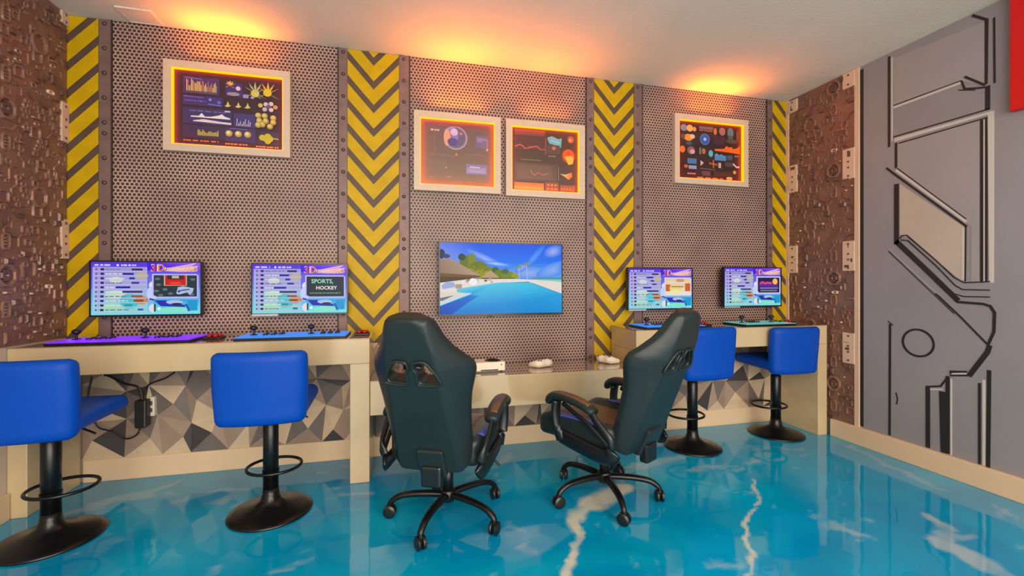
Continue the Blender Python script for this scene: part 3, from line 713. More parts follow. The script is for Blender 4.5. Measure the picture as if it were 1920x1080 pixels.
def tv_print():
    P = Print(.925, .52)
    P.rect(0, 0, 1, .28, (10, 84, 226), (18, 112, 236)); P.rect(0, .28, 1, .52, (26, 122, 236), (96, 158, 236))
    P.poly([(0, 0), (.26, 0), (.42, .28), (0, .3)], [(96, 122, 226), (14, 86, 228), (24, 114, 236), (130, 150, 226)])
    P.soft(.36, .22, .20, .055, (150, 172, 240), (34, 112, 236), -.42); P.soft(.45, .29, .12, .03, (160, 206, 246), (38, 122, 236), -.12); P.soft(.93, .10, .09, .09, (160, 176, 232), (20, 108, 236), .3)
    P.soft(.76, .20, .14, .05, (84, 150, 242), (20, 112, 236), .85); P.soft(.72, .42, .20, .10, (140, 166, 234), (62, 140, 236)); P.soft(.93, .37, .16, .10, (136, 168, 236), (60, 138, 236), .35); P.soft(.66, .34, .07, .05, (150, 170, 234), (40, 126, 236), .5)
    P.rect(.74, .485, 1, .51, (70, 130, 140), (86, 150, 140)); P.rect(.72, .51, 1, .56, (110, 196, 190), (150, 214, 200))
    # trees
    for (x, y, rx, ry, c) in ((.22, .27, .07, .10, (96, 116, 30)), (.17, .20, .03, .05, (40, 70, 60)), (.25, .24, .035, .10, (120, 132, 40)), (.30, .36, .08, .11, (106, 118, 16)), (.36, .42, .10, .10, (118, 122, 14)), (.33, .44, .06, .07, (140, 140, 20)), (.44, .42, .035, .09, (50, 96, 66)), (.48, .44, .06, .07, (104, 122, 20)), (.55, .46, .06, .065, (112, 130, 20)), (.60, .47, .03, .06, (140, 150, 30)), (.52, .40, .03, .04, (60, 104, 60)), (.01, .16, .03, .07, (20, 50, 80)), (.05, .19, .03, .03, (40, 66, 90))):
        P.ell(x, y, rx, ry, c, 9)
    for k in range(26):
        x = random.uniform(.18, .58); y = .26+.26*(x-.18)/.4+random.uniform(0, .10); l = random.uniform(.015, .04)
        P.line([(x, y), (x+random.uniform(-l, l), y-l*1.2)], .006, random.choice([(150, 150, 30), (74, 100, 20), (170, 164, 50), (50, 84, 30)]))
    for (x, y) in ((.63, .33), (.695, .29)):
        P.line([(x, y), (x+.01, .53)], .004, (190, 196, 190))
        for a in range(7): P.line([(x, y), (x+.03*math.cos(a*.9), y+.03*math.sin(a*.9))], .008, random.choice([(104, 140, 110), (140, 156, 90), (90, 130, 120)]))
    # huts
    P.poly([(0, .23), (.085, .225), (.32, .46), (0, .425)], [(148, 122, 104), (166, 138, 116), (176, 148, 120), (140, 114, 92)]); P.poly([(0, .425), (.32, .46), (.30, .49), (0, .48)], (110, 80, 44)); P.poly([(0, .475), (.28, .488), (.24, .58), (0, .57)], (78, 60, 40))
    P.poly([(.40, .38), (.47, .49), (.325, .49)], (178, 150, 120)); P.poly([(.33, .49), (.47, .49), (.46, .525), (.34, .525)], (92, 70, 40)); P.rect(.45, .49, .60, .515, (90, 90, 34))
    # beach and deck
    P.poly([(0, .56), (.22, .51), (.60, .505), (.75, .515), (1, .55), (1, .72), (.72, .545), (.45, .56), (.2, .68), (0, .88)], (226, 214, 206))
    for k in range(16): P.ell(random.uniform(.16, .50), random.uniform(.51, .56), .014, .018, random.choice([(240, 238, 236), (190, 176, 160), (120, 100, 80), (226, 226, 234)]), 7)
    P.poly([(.01, .60), (.05, .545), (.11, .555), (.12, .62), (.02, .65)], (150, 170, 216)); P.ell(.26, .545, .035, .05, (236, 234, 236), 8); P.rect(.12, .58, .17, .64, (170, 150, 130))
    P.poly([(.13, .645), (.45, .56), (.5, .555), (.73, .555), (.80, .60), (.99, .715), (1, .72), (1, 1), (0, 1), (0, .86), (.24, .715), (.13, .69)], [(90, 200, 220), (70, 196, 224), (60, 186, 226), (60, 186, 222), (40, 180, 222), (10, 160, 220), (10, 156, 218), (4, 140, 212), (14, 120, 206), (20, 110, 206), (30, 150, 220), (70, 190, 216)])
    P.poly([(0, .69), (.24, .705), (.16, .75), (0, .85)], (214, 208, 200)); P.poly([(0, .77), (.11, .735), (.02, .81), (0, .81)], (110, 110, 130)); P.poly([(0, .85), (.24, .70), (.245, .715), (0, .88)], (170, 220, 236))
    P.poly([(0, .88), (.24, .735), (.31, .74), (.22, .84), (.09, 1), (0, 1)], [(16, 84, 190), (14, 110, 206), (16, 140, 216), (10, 100, 202), (12, 80, 190), (10, 70, 180)])
    P.poly([(.62, .62), (.78, .64), (.80, .70), (.68, .72)], [(40, 184, 226), (34, 182, 226), (24, 172, 224), (28, 176, 224)])
    return P
t = empty('television', (.715, 3.18, 1.252)); tag(t, 'wide flat television showing a tropical pool and thatched huts', 'television')
w, h = .945, .54
obj('housing', bbox(-w/2, w/2, .004, .03, -h/2, h/2, .003), 'black_plastic', t)
obj('back_cover', bbox(-.3, .3, .03, .046, -.2, .14, .006), 'black_plastic', t)
bm = new()
for a in ((-w/2, w/2, -h/2, -h/2+.014), (-w/2, w/2, h/2-.009, h/2), (-w/2, -w/2+.009, -h/2+.014, h/2-.009), (w/2-.009, w/2, -h/2+.014, h/2-.009)): box(bm, a[0], a[1], -.004, .006, a[2], a[3])
obj('bezel', bm, 'screen_bezel', t)
tv_print().build('screen', 'screen_print', t, (0, .002, .0025))
obj('sensor_bump', bbox(-.10, -.075, 0, .012, -h/2-.012, -h/2, .002), 'black_plastic', t)
obj('wall_bracket', bbox(-.15, .15, .046, .053, -.1, .1), 'black_metal', t)

# ------------------------------------------------------------------ glowing picture frames
def art_plants():
    P = Print(.64, .49); P.rect(0, 0, 1, 1, (52, 26, 44)); D = (62, 46, 118)
    for a in ((.08, .08, .40, .30, (66, 44, 108)), (.08, .33, .43, .45, D), (.08, .49, .51, .70, (54, 46, 104)), (.53, .52, .73, .70, D), (.08, .72, .44, .88, (60, 38, 80)), (.45, .72, .73, .90, (66, 42, 100)), (.46, .12, .61, .30, D), (.75, .74, .95, .92, (60, 38, 72))): P.rect(*a)
    for i in range(26):
        x = .11+i*.0105; l = random.uniform(.06, .16); P.rect(x, .27-l, x+.006, .27, random.choice([(214, 196, 90), (200, 120, 60), (150, 170, 110), (214, 200, 140)]))
    P.line([(.1, .10), (.25, .11)], .006, (150, 110, 200)); P.rect(.11, .285, .38, .29, (150, 120, 90))
    P.line([(.09, .345), (.26, .35)], .008, (130, 90, 190)); P.scribble(.10, .28, .40, .012, (130, 100, 190)); P.circ(.32, .37, .014, (130, 130, 220)); P.circ(.40, .40, .016, (100, 100, 210)); P.line([(.30, .43), (.42, .44)], .01, (110, 110, 210))
    P.poly([(.15, .60), (.22, .595), (.245, .555), (.275, .60), (.33, .595), (.40, .57), (.425, .55), (.45, .58), (.50, .60), (.50, .615), (.15, .615)], (226, 220, 226)); P.poly([(.17, .66), (.26, .635), (.42, .655), (.51, .66), (.51, .685), (.17, .67)], (220, 206, 214)); P.scribble(.14, .46, .53, .01, (140, 120, 190)); P.rect(.45, .50, .50, .52, (190, 190, 220))
    for i in range(9): x = .56+i*.015; l = random.uniform(.02, .1); P.line([(x, .69), (x+.005, .69-l)], .005, (220, 220, 235))
    for i in range(14): x = .21+i*.0135; l = random.uniform(.04, .085); P.rect(x, .855-l, x+.011, .855, (168, 160, 84))
    for x in (.49, .575, .66): P.circ(x, .80, .032, (176, 160, 70)); P.circ(x-.006, .79, .018, (220, 206, 150))
    for x in (.48, .575, .66): P.poly([(x-.03, .44), (x-.012, .42), (x, .37), (x+.014, .42), (x+.03, .43), (x, .45)], (206, 190, 110))
    def leaf(x, y, r, c, n=9):
        for i in range(n):
            a = PI*(-.15+1.3*i/(n-1)); P.poly([(x+.1*r*math.sin(a), y), (x+r*.5*math.cos(a)-.012*math.sin(a), y-r*.65*math.sin(a)), (x+r*math.cos(a), y-r*1.3*math.sin(a)), (x+r*.5*math.cos(a)+.012*math.sin(a), y-r*.65*math.sin(a))], c)
    leaf(.50, .16, .055, (206, 176, 90)); leaf(.73, .23, .12, (168, 176, 140)); leaf(.85, .22, .12, (206, 170, 70)); P.circ(.73, .235, .04, (190, 190, 40)); P.circ(.845, .21, .04, (206, 190, 40)); leaf(.74, .27, .06, (190, 190, 180), 6)
    P.circ(.575, .19, .022, (206, 190, 206)); P.ell(.53, .27, .06, .025, (150, 140, 150)); P.rect(.62, .26, .67, .31, (150, 140, 200)); P.rect(.69, .28, .72, .31, (160, 150, 210))
    for (x, y, c) in ((.78, .39, (200, 180, 90)), (.83, .37, (206, 190, 190)), (.88, .36, (206, 190, 190)), (.92, .40, (190, 150, 90)), (.82, .44, (190, 176, 200)), (.88, .44, (214, 190, 190)), (.855, .40, (90, 80, 140))): P.circ(x, y, .022, c)
    for (x, y) in ((.76, .53), (.82, .53), (.90, .55), (.77, .60), (.83, .60), (.90, .61), (.80, .65), (.87, .67), (.76, .66)): P.circ(x, y, .030, (160, 140, 60)); P.circ(x-.004, y-.008, .020, (206, 186, 110))
    for (x, y) in ((.85, .81), (.83, .84), (.87, .84), (.85, .87), (.80, .83)): P.circ(x, y, .032, (186, 176, 30))
    P.line([(.89, .83), (.95, .84)], .014, (170, 160, 60)); P.scribble(.09, .40, .93, .016, (206, 110, 60)); P.scribble(.46, .66, .945, .018, (226, 130, 80)); P.scribble(.74, .95, .955, .02, (226, 130, 70)); P.line([(.50, .735), (.66, .74)], .006, (140, 110, 190))
    return P
def art_globe():
    P = Print(.54, .48); P.rect(0, 0, 1, 1, (116, 82, 68), (132, 92, 56)); P.rect(.06, .04, .93, .10, (110, 66, 72)); P.rect(.08, .10, .92, .88, (104, 82, 82), (120, 92, 72))  # washed-out colours carry the haze of reflections in the glass
    P.circ(.47, .26, .15, (132, 116, 142)); P.circ(.465, .255, .135, (100, 84, 120)); P.ell(.41, .22, .10, .13, (130, 112, 176)); P.ell(.355, .26, .045, .13, (214, 150, 110)); P.ell(.43, .32, .07, .06, (80, 64, 130)); P.circ(.45, .17, .05, (190, 176, 214)); P.ring(.47, .26, .152, .01, (184, 166, 186)); P.ell(.54, .19, .02, .02, (190, 130, 90))
    P.scribble(.14, .26, .16, .025, (214, 180, 140), 3); P.line([(.19, .18), (.19, .52)], .005, (140, 116, 104)); P.line([(.1, .08), (.5, .09)], .006, (150, 96, 96)); P.rect(.74, .20, .91, .40, (110, 94, 126)); P.rect(.76, .23, .84, .30, (134, 116, 164)); P.line([(.84, .25), (.905, .26), (.905, .42)], .012, (150, 130, 150)); P.circ(.90, .41, .016, (206, 150, 140))
    P.line([(.12, .53), (.5, .535)], .006, (140, 118, 96)); P.circ(.48, .51, .016, (206, 120, 84)); P.rect(.61, .64, .90, .80, (126, 108, 156)); P.poly([(.62, .70), (.70, .68), (.78, .70), (.88, .69), (.88, .78), (.62, .78)], (150, 132, 178)); P.line([(.66, .685), (.80, .69)], .012, (206, 196, 220)); P.line([(.64, .74), (.86, .76)], .006, (180, 166, 200))
    for i in range(7): P.line([(.12+i*.035, .60), (.12+i*.035, .60+random.uniform(.05, .16))], .006, (140, 112, 92))
    P.circ(.34, .72, .012, (196, 150, 90)); P.scribble(.12, .2, .87, .014, (170, 126, 84), 3); P.scribble(.33, .42, .86, .02, (170, 126, 84), 3); P.scribble(.6, .85, .5, .01, (146, 116, 100)); P.scribble(.5, .9, .93, .012, (160, 110, 60))
    return P
def art_charts():
    P = Print(.54, .48); P.rect(0, 0, 1, 1, (74, 44, 30)); P.rect(.06, .03, .50, .12, (132, 66, 46), (104, 62, 58)); P.rect(.06, .14, .5, .30, (84, 44, 42))
    P.line([(.06, .30), (.14, .27), (.22, .33), (.28, .30), (.38, .28), (.44, .33), (.50, .32)], .016, (190, 84, 76)); P.line([(.06, .32), (.2, .34), (.3, .31), (.5, .33)], .008, (140, 60, 56)); P.line([(.51, .14), (.51, .40)], .008, (170, 96, 80))
    P.poly([(.53, .13), (.60, .10), (.70, .14), (.75, .12), (.74, .26), (.70, .30), (.66, .24), (.56, .22)], (110, 170, 186)); P.line([(.58, .17), (.72, .2)], .012, (150, 206, 214)); P.rect(.53, .24, .72, .38, (90, 60, 56)); P.ell(.63, .29, .03, .03, (190, 96, 90)); P.scribble(.55, .66, .42, .016, (160, 130, 90), 3)
    P.line([(.14, .50), (.44, .50)], .010, (130, 116, 30)); P.circ(.885, .13, .055, (110, 90, 70)); P.circ(.885, .14, .040, (220, 84, 30)); P.circ(.88, .14, .018, (246, 170, 130))
    P.circ(.85, .40, .105, (150, 60, 14)); P.circ(.85, .39, .085, (226, 84, 12)); P.poly([(.80, .42), (.86, .37), (.93, .42), (.92, .52), (.85, .54)], (240, 176, 40)); P.circ(.85, .37, .03, (226, 50, 20))
    P.rect(.06, .55, .68, .83, (92, 62, 50)); P.rect(.1, .58, .6, .80, (104, 72, 58)); P.line([(.28, .66), (.34, .74), (.40, .69), (.46, .73), (.54, .70)], .014, (170, 96, 76))
    for i in range(16): P.line([(.10+i*.035, .80), (.10+i*.035, .80-random.uniform(.03, .16))], .005, (124, 86, 66))
    P.poly([(.72, .69), (.80, .70), (.90, .66), (.91, .73), (.85, .78), (.80, .74)], [(150, 190, 150), (236, 170, 90), (230, 110, 30), (220, 90, 20), (226, 120, 40), (214, 160, 90)]); P.line([(.70, .58), (.70, .8)], .006, (170, 150, 130))
    P.rect(.05, .86, .48, .97, (190, 96, 30), (246, 140, 30)); P.line([(.05, .93), (.45, .945)], .02, (250, 150, 40)); P.rect(.5, .84, .70, .98, (150, 66, 20))
    for i in range(3):
        for j in range(2): P.rect(.53+i*.055, .87+j*.06, .56+i*.055, .89+j*.06, (236, 140, 80))
    P.rect(.72, .87, .95, .97, (140, 76, 24))
    for i in range(5): P.line([(.75+i*.04, .95), (.75+i*.04, .95-random.uniform(.02, .07))], .012, (200, 120, 40))
    return P
def art_panels():
    P = Print(.63, .49); P.rect(0, 0, 1, 1, (58, 30, 22)); P.rect(.05, .04, .95, .95, (52, 32, 34))
    B = (74, 116, 170)
    for (x, y, rx, ry, c) in ((.10, .12, .05, .06, (110, 134, 160)), (.19, .12, .05, .06, (214, 170, 100)), (.26, .13, .03, .04, (200, 150, 80)), (.17, .28, .07, .06, (226, 140, 50)), (.23, .26, .04, .04, (206, 190, 160)), (.09, .27, .03, .05, (90, 74, 70)), (.08, .49, .04, .06, (214, 110, 44)), (.21, .50, .06, .07, (130, 96, 104)), (.23, .52, .04, .04, (206, 160, 170)), (.18, .38, .05, .03, (60, 84, 100))): P.ell(x, y, rx, ry, c, 10)
    P.circ(.42, .29, .078, (60, 84, 150)); P.ring(.42, .29, .07, .012, (90, 120, 190)); P.circ(.42, .29, .045, (56, 90, 190)); P.circ(.42, .29, .022, (150, 190, 240))
    P.rect(.33, .07, .55, .12, (110, 96, 110)); P.scribble(.33, .55, .14, .02, (190, 100, 70)); P.ell(.58, .14, .025, .06, (196, 110, 70)); P.ell(.69, .13, .05, .07, (150, 110, 96)); P.ell(.82, .14, .05, .09, (96, 120, 130)); P.ell(.82, .22, .04, .04, (70, 90, 90)); P.ell(.93, .18, .02, .1, (90, 74, 66)); P.rect(.55, .22, .74, .36, (66, 40, 52)); P.ell(.84, .29, .09, .04, (84, 74, 60))
    P.poly([(.57, .445), (.72, .43), (.755, .375), (.80, .40), (.84, .385), (.86, .42), (.93, .40), (.97, .36), (.97, .50), (.57, .475)], (236, 104, 18))
    P.rect(.57, .55, .75, .64, (76, 134, 190)); P.poly([(.57, .55), (.60, .52), (.64, .55), (.67, .53), (.71, .55)], (110, 170, 214)); P.ell(.51, .53, .035, .06, (90, 180, 196)); P.ell(.40, .50, .03, .05, (170, 106, 70)); P.rect(.33, .44, .36, .56, (130, 110, 104)); P.rect(.76, .54, .85, .62, (70, 84, 110)); P.rect(.88, .53, .95, .56, (110, 110, 120))
    P.rect(.15, .64, .29, .73, B); P.rect(.17, .76, .29, .82, (140, 150, 190)); P.ell(.13, .78, .03, .03, (196, 90, 60)); P.poly([(.35, .66), (.40, .70), (.35, .76)], (206, 180, 176)); P.line([(.48, .70), (.62, .72)], .03, (150, 84, 40)); P.line([(.55, .64), (.55, .78)], .012, (226, 130, 40)); P.rect(.63, .68, .67, .77, (190, 170, 166)); P.rect(.73, .66, .86, .74, (76, 66, 70)); P.line([(.86, .68), (.92, .74), (.96, .73)], .022, (206, 190, 206)); P.circ(.885, .83, .025, (206, 150, 70))
    P.line([(.34, .80), (.58, .81)], .008, (150, 96, 90)); P.rect(.37, .84, .50, .92, (100, 66, 70)); P.scribble(.15, .28, .90, .025, (216, 130, 120), 4); P.ell(.80, .945, .05, .03, (240, 160, 90)); P.scribble(.3, .7, .965, .03, (230, 120, 40), 6); P.rect(.55, .84, .84, .92, (76, 46, 30))
    return P
UPT = .42
def picture(x0, x1, z0, z1, art, label, bw=.044, glow=3.9):
    yf, cx, cz = 3.192, (x0+x1)/2, (z0+z1)/2; w, h = (x1-x0)/2, (z1-z0)/2
    t = empty('picture_frame', (cx, YB-.006, cz)); tag(t, label, 'picture')
    d = yf-(YB-.006)
    bm = new()
    for a in ((-w, w, -h, -h+bw), (-w, w, h-bw, h), (-w, -w+bw, -h+bw, h-bw), (w-bw, w, -h+bw, h-bw)): box(bm, a[0], a[1], d, 0, a[2], a[3])
    obj('frame', bm, 'frame_white', t)
    iw, ih = w-bw, h-bw
    obj('backing', bbox(-iw, iw, -.008, 0, -ih, ih), 'black_plastic', t)
    P = art(); P.w, P.h = P.w, P.h
    sx, sz = 2*iw/P.w, 2*ih/P.h
    P.V = [(a*sx, b, c*sz) for a, b, c in P.V]
    P.build('artwork', 'art_print', t, (0, -.0085, 0))
    bm = new(); e = .005; y0, y1 = d+.006, -.012
    for a in ((-iw, iw, -ih, -ih+e), (-iw, iw, ih-e, ih), (-iw, -iw+e, -ih+e, ih-e), (iw-e, iw, -ih+e, ih-e)): box(bm, a[0], a[1], y0, y1, a[2], a[3])
    obj('led_strip', bm, 'led_orange', t)
    obj('glass_pane', bbox(-iw+.001, iw-.001, d+.001, d+.004, -ih+.001, ih-.001), 'acrylic_pane', t)
    obj('top_light_bar', bbox(-w*.55, w*.55, d+.012, d+.03, h, h+.006), 'frame_white', t)
    l = area('led_uplight', (cx, YB-.05, z1+.012), (PI, 0, 0), (x1-x0)*.6, .02, glow, (1, .24, .012), 150)
    l.rotation_euler = (PI+UPT, 0, 0)
picture(-1.466, -.736, 2.057, 2.631, art_plants, 'framed glowing print of plants and purple charts in orange light', glow=3.9)
picture(.070, .703, 1.885, 2.455, art_globe, 'framed glowing brown print with glass haze in its colours and a pale globe', glow=5.2)
picture(.743, 1.376, 1.877, 2.452, art_charts, 'framed glowing print with orange discs and a red line chart', glow=3.2)
picture(2.174, 2.896, 2.051, 2.629, art_panels, 'framed glowing dark print with blue dial and orange skyline chart', glow=3.9)

# ------------------------------------------------------------------ things on the counters
ball = new(); lathe(ball, [(.0, -.019), (.010, -.0165), (.017, -.009), (.0195, 0), (.017, .009), (.010, .0165), (0, .019)], 14)
ball_me = bpy.data.meshes.new('ball_top'); ball.to_mesh(ball_me); ball.free(); ball_me.materials.append(MATS['black_plastic']); ball_me.polygons.foreach_set('use_smooth', [True]*len(ball_me.polygons))
btn = new(); lathe(btn, [(.0145, 0), (.0145, .004), (.012, .006), (.011, .009), (0, .0095)], 12)
btn_me = bpy.data.meshes.new('push_button'); btn.to_mesh(btn_me); btn.free(); btn_me.materials.append(MATS['black_plastic'])
def arcade_panel(x0, x1, joys, glow, label):
    cx = (x0+x1)/2; y0, y1 = 2.865, 3.13
    t = empty('arcade_controller', (cx, (y0+y1)/2, TOP)); tag(t, label, 'game controller')
    w, d = (x1-x0)/2, (y1-y0)/2
    obj('base', bbox(-w, w, -d, d, 0, .012, .003, 1), 'black_plastic', t)
    obj('light_plate', bbox(-w+.004, w-.004, -d+.004, d-.004, .0125, .017), glow, t)
    for jx in joys:
        o = empty('joystick', (jx-cx, .01, .017), 0, t)
        bm = new(); lathe(bm, [(.022, 0), (.018, .004), (.006, .006), (.0055, .035)], 12); sh = obj('shaft', bm, 'black_metal', o)
        b = bpy.data.objects.new('ball_top', ball_me); C.objects.link(b); b.parent = o; b.location = (0, 0, .043); b.scale = (1.15, 1.15, .85)
        for r in range(2):
            for k in range(3):
                bx = jx-cx+.07+k*.042
                if bx > w-.02: continue
                q = bpy.data.objects.new('push_button', btn_me); C.objects.link(q); q.parent = t; q.location = (bx, .035-r*.045+k*.008, .017)
arcade_panel(-1.865, -1.185, (-1.803, -1.47), 'purple_glow', 'arcade control panel glowing purple beside the bronze wall panel')
arcade_panel(-.965, -.345, (-.898, -.57), 'blue_glow', 'arcade control panel glowing bright blue on the long counter')
arcade_panel(1.72, 2.225, (1.801, 2.10), 'blue_glow', 'arcade control panel glowing blue behind the black chair')
arcade_panel(2.585, 3.06, (2.663, 2.95), 'cyan_glow', 'arcade control panel glowing pale cyan near the grey mural')
def button_pad(x, y, label, green=False):
    t = empty('button_pad', (x, y, TOP)); tag(t, label, 'game controller')
    obj('base', bbox(-.045, .045, -.05, .05, 0, .012, .004), 'black_plastic', t)
    for i, (a, b) in enumerate(((-.024, .022), (.0, .028), (.024, .022), (-.02, -.018), (.014, -.018))):
        bm = new(); lathe(bm, [(.014, 0), (.014, .01), (.010, .015), (0, .0165)], 12)
        obj('push_button', bm, 'green_button' if green and i < 2 else 'red_button', t, True, (a, b, .012))
button_pad(-1.118, 3.02, 'black pad with red buttons between the purple and blue arcade panels')
button_pad(-.262, 3.02, 'black pad with red buttons at the open end of the long counter')
button_pad(2.31, 3.02, 'black pad with red buttons between the blue and cyan arcade panels')
button_pad(3.14, 3.04, 'black pad with red and green buttons beside the cream trim', True)
# game console: slim white box with a round black vent
c0 = at_z(897, 700, LOW); 
t = empty('game_console', (.52, 2.985, LOW), math.radians(2)); tag(t, 'slim white game console with round black vent on low desk', 'game console')
obj('body', bbox(-.15, .15, -.075, .075, .008, .068, .006), 'white_plastic', t)
bm = new(); lathe(bm, [(.058, 0), (.058, .002), (.05, .003), (.012, .0025), (0, .0025)], 28); v = obj('vent', bm, 'black_plastic', t, False, (.08, 0, .068))
bm = new()
for r in (.018, .03, .042): tube(bm, [(r*math.cos(2*PI*k/20), r*math.sin(2*PI*k/20), .004) for k in range(20)], .0022, 5, closed=True)
obj('vent_ring', bm, 'black_metal', v)
obj('foot', bbox(-.12, .12, -.06, .06, 0, .008), 'black_plastic', t)
obj('power_button', bbox(.118, .128, -.0765, -.074, .045, .055, .001), 'bolt_grey', t)
obj('disc_slot', bbox(-.02, .10, -.0765, -.074, .012, .020), 'black_plastic', t)
# controllers
def controller(loc, rz, tilt, label):
    t = empty('game_controller', loc, rz); tag(t, label, 'game controller')
    m = bpy.data.metaballs.new('mb'); m.resolution = .007; m.threshold = .35
    for (x, y, z, r) in ((0, .0, .032, .034), (-.03, .005, .033, .034), (.03, .005, .033, .034), (-.052, -.005, .031, .033), (.052, -.005, .031, .033), (-.064, -.03, .026, .027), (.064, -.03, .026, .027), (-.069, -.055, .021, .023), (.069, -.055, .021, .023)):
        e = m.elements.new(); e.co = (x, y, z); e.radius = r*1.25
    o = bpy.data.objects.new('mb', m); C.objects.link(o); dg = bpy.context.evaluated_depsgraph_get()
    me = bpy.data.meshes.new_from_object(o.evaluated_get(dg)); bpy.data.objects.remove(o); bpy.data.metaballs.remove(m)
    z0 = min(v.co.z for v in me.vertices); zt = max(v.co.z for v in me.vertices)-z0
    for v in me.vertices: v.co.z -= z0
    me.materials.clear(); b = link('shell', me, 'white_plastic', t, None, True); b.rotation_euler = (tilt, 0, 0)
    for (x, y) in ((-.045, .012), (.022, -.018)):
        bm = new(); lathe(bm, [(.006, 0), (.006, .010), (.010, .012), (.010, .015), (0, .014)], 12); obj('thumbstick', bm, 'bolt_grey', t, True, (x, y, zt-.006))
    for (x, y) in ((.045, .026), (.045, .002), (.033, .014), (.057, .014)):
        bm = new(); lathe(bm, [(.005, 0), (.005, .007), (0, .009)], 8); obj('face_button', bm, 'bolt_grey', t, True, (x, y, zt-.008))
    bm = new(); box(bm, -.034, -.010, -.022, -.014, 0, .008, .001); box(bm, -.026, -.018, -.030, -.006, 0, .008, .001)
    obj('direction_pad', bm, 'bolt_grey', t, False, (0, 0, zt-.008))
controller((.975, 3.00, LOW), math.radians(200), 0, 'white game controller lying beside the white console')
controller((1.475, 3.04, LOW), math.radians(120), 0, 'white game controller lying near the taller counter side')

# ------------------------------------------------------------------ bits under the counters
q = at_y(283, 762, YB-.03)
t = empty('wall_outlet', (q[0], YB-.004, q[2])); tag(t, 'cream wall outlet plate beside black adapter under counter', 'outlet')
obj('cover_plate', bbox(-.022, .022, -.034, 0, -.06, .06, .004), 'white_plastic', t)
obj('socket', bbox(-.012, .012, -.036, -.03, -.035, -.008, .001), 'bolt_grey', t); obj('socket', bbox(-.012, .012, -.036, -.03, .008, .035, .001), 'bolt_grey', t)
q = at_y(267, 775, YB-.07)
t = empty('power_adapter', (q[0], YB-.07, q[2])); tag(t, 'black power adapter with cables hanging under the counter', 'adapter')
obj('body', bbox(-.03, .03, -.028, .033, -.085, .085, .008), 'black_plastic', t)
bm = new(); tube(bm, spline([(0, .0, .08), (-.02, 0, .16), (-.10, .005, .19), (-.17, .005, .235), (-.20, .005, .245)]), .006, 6); obj('cable', bm, 'cable_black', t)
bm = new(); tube(bm, spline([(.01, .0, .08), (.03, 0, .17), (.12, .005, .21), (.17, .005, .245)]), .005, 6); obj('cable', bm, 'cable_black', t)
bm = new(); tube(bm, spline([(-.01, .0, -.08), (-.03, 0, -.13), (-.09, .005, -.15), (-.16, .005, -.10), (-.24, .01, -.06), (-.28, .005, .10), (-.26, .005, .24)]), .005, 6); obj('cable', bm, 'cable_black', t)

# ------------------------------------------------------------------ bar stools
def make_stool():
    t = empty('bar_stool')
    bm = new(); lathe(bm, [(.203, 0), (.205, .006), (.198, .013), (.17, .022), (.12, .034), (.075, .05), (.050, .07), (.041, .10), (.038, .13)], 48); obj('base', bm, 'black_metal', t, True)
    bm = new(); lathe(bm, [(.0375, .11), (.0375, .47), (.034, .475), (.026, .48), (.026, .53)], 24); obj('column', bm, 'black_metal', t, True)
    # footrest loop reaching forward from a collar on the column
    fr = empty('footrest', (0, 0, 0), 0, t)
    bm = new(); tube(bm, [(.135*math.cos(2*PI*k/36), .075+.125*math.sin(2*PI*k/36), .215) for k in range(36)], .0085, 8, closed=True); obj('ring', bm, 'black_metal', fr, True)
    bm = new(); lathe(bm, [(.041, .205), (.041, .225)], 20); obj('collar', bm, 'black_metal', fr, False)
    bm = new(); lathe(bm, [(.075, .528), (.075, .540), (.03, .545)], 20); pl = obj('seat_plate', bm, 'black_metal', t)
    bm = new(); tube(bm, spline([(.03, .0, .535), (.10, -.005, .53), (.16, -.01, .505), (.185, -.012, .492)]), .005, 6); obj('lever', bm, 'black_metal', t, True)
    def sf(x, y, z):
        f = (y+.2)/.4                                   # front edge thinner, rear edge kicks up into the back
        if z < 0: z *= 1.0-.25*max(0, min(1, f))
        z += .012*math.exp(-((y-.02)/.12)**2)*math.exp(-(x/.14)**2)*(1 if z > 0 else 0)
        return (x*(1-.04*max(0, f)), y, z)
    bm = rbox(.42, .44, .085, .038, 14, sf); obj('seat', bm, 'blue_leather', t, True, (0, .025, .583))
    def bf(x, y, z):
        y2 = y+.030*(x/.21)**2-.05*max(0, z/.36+.3)**1.0*.5
        k = 1-.05*max(0, -z/.18)
        return (x*k, y2, z)
    bm = rbox(.43, .075, .365, .036, 14, bf); obj('backrest', bm, 'blue_leather', t, True, (0, -.195, .702))
    bm = new(); tube(bm, [(-.185, -.162, .80), (-.19, -.158, .65), (-.19, -.155, .60)], .0022, 5); 
    obj('seam', bm, 'blue_leather', t)
    return t
st = make_stool()
for i, (x, y, rz, sc, lab) in enumerate([
        (-1.632, 2.555, 0, 1.0, 'blue leatherette bar stool facing the purple arcade panel'),
        (-.690, 2.585, 1, 1.0, 'blue leatherette bar stool facing the bright blue arcade panel'),
        (2.092, 2.855, 3, 1.03, 'blue leatherette bar stool tucked close behind the black gaming chair'),
        (2.935, 2.945, -2, 1.0, 'blue leatherette bar stool tucked in by the mural-side counter leg')]):
    o = st if i == 0 else dup(st)
    o.location = (x, y, 0); o.rotation_euler = (0, 0, math.radians(rz)); o.scale = (1, 1, sc)
    tag(o, lab, 'stool', 'blue bar stools at the counters')

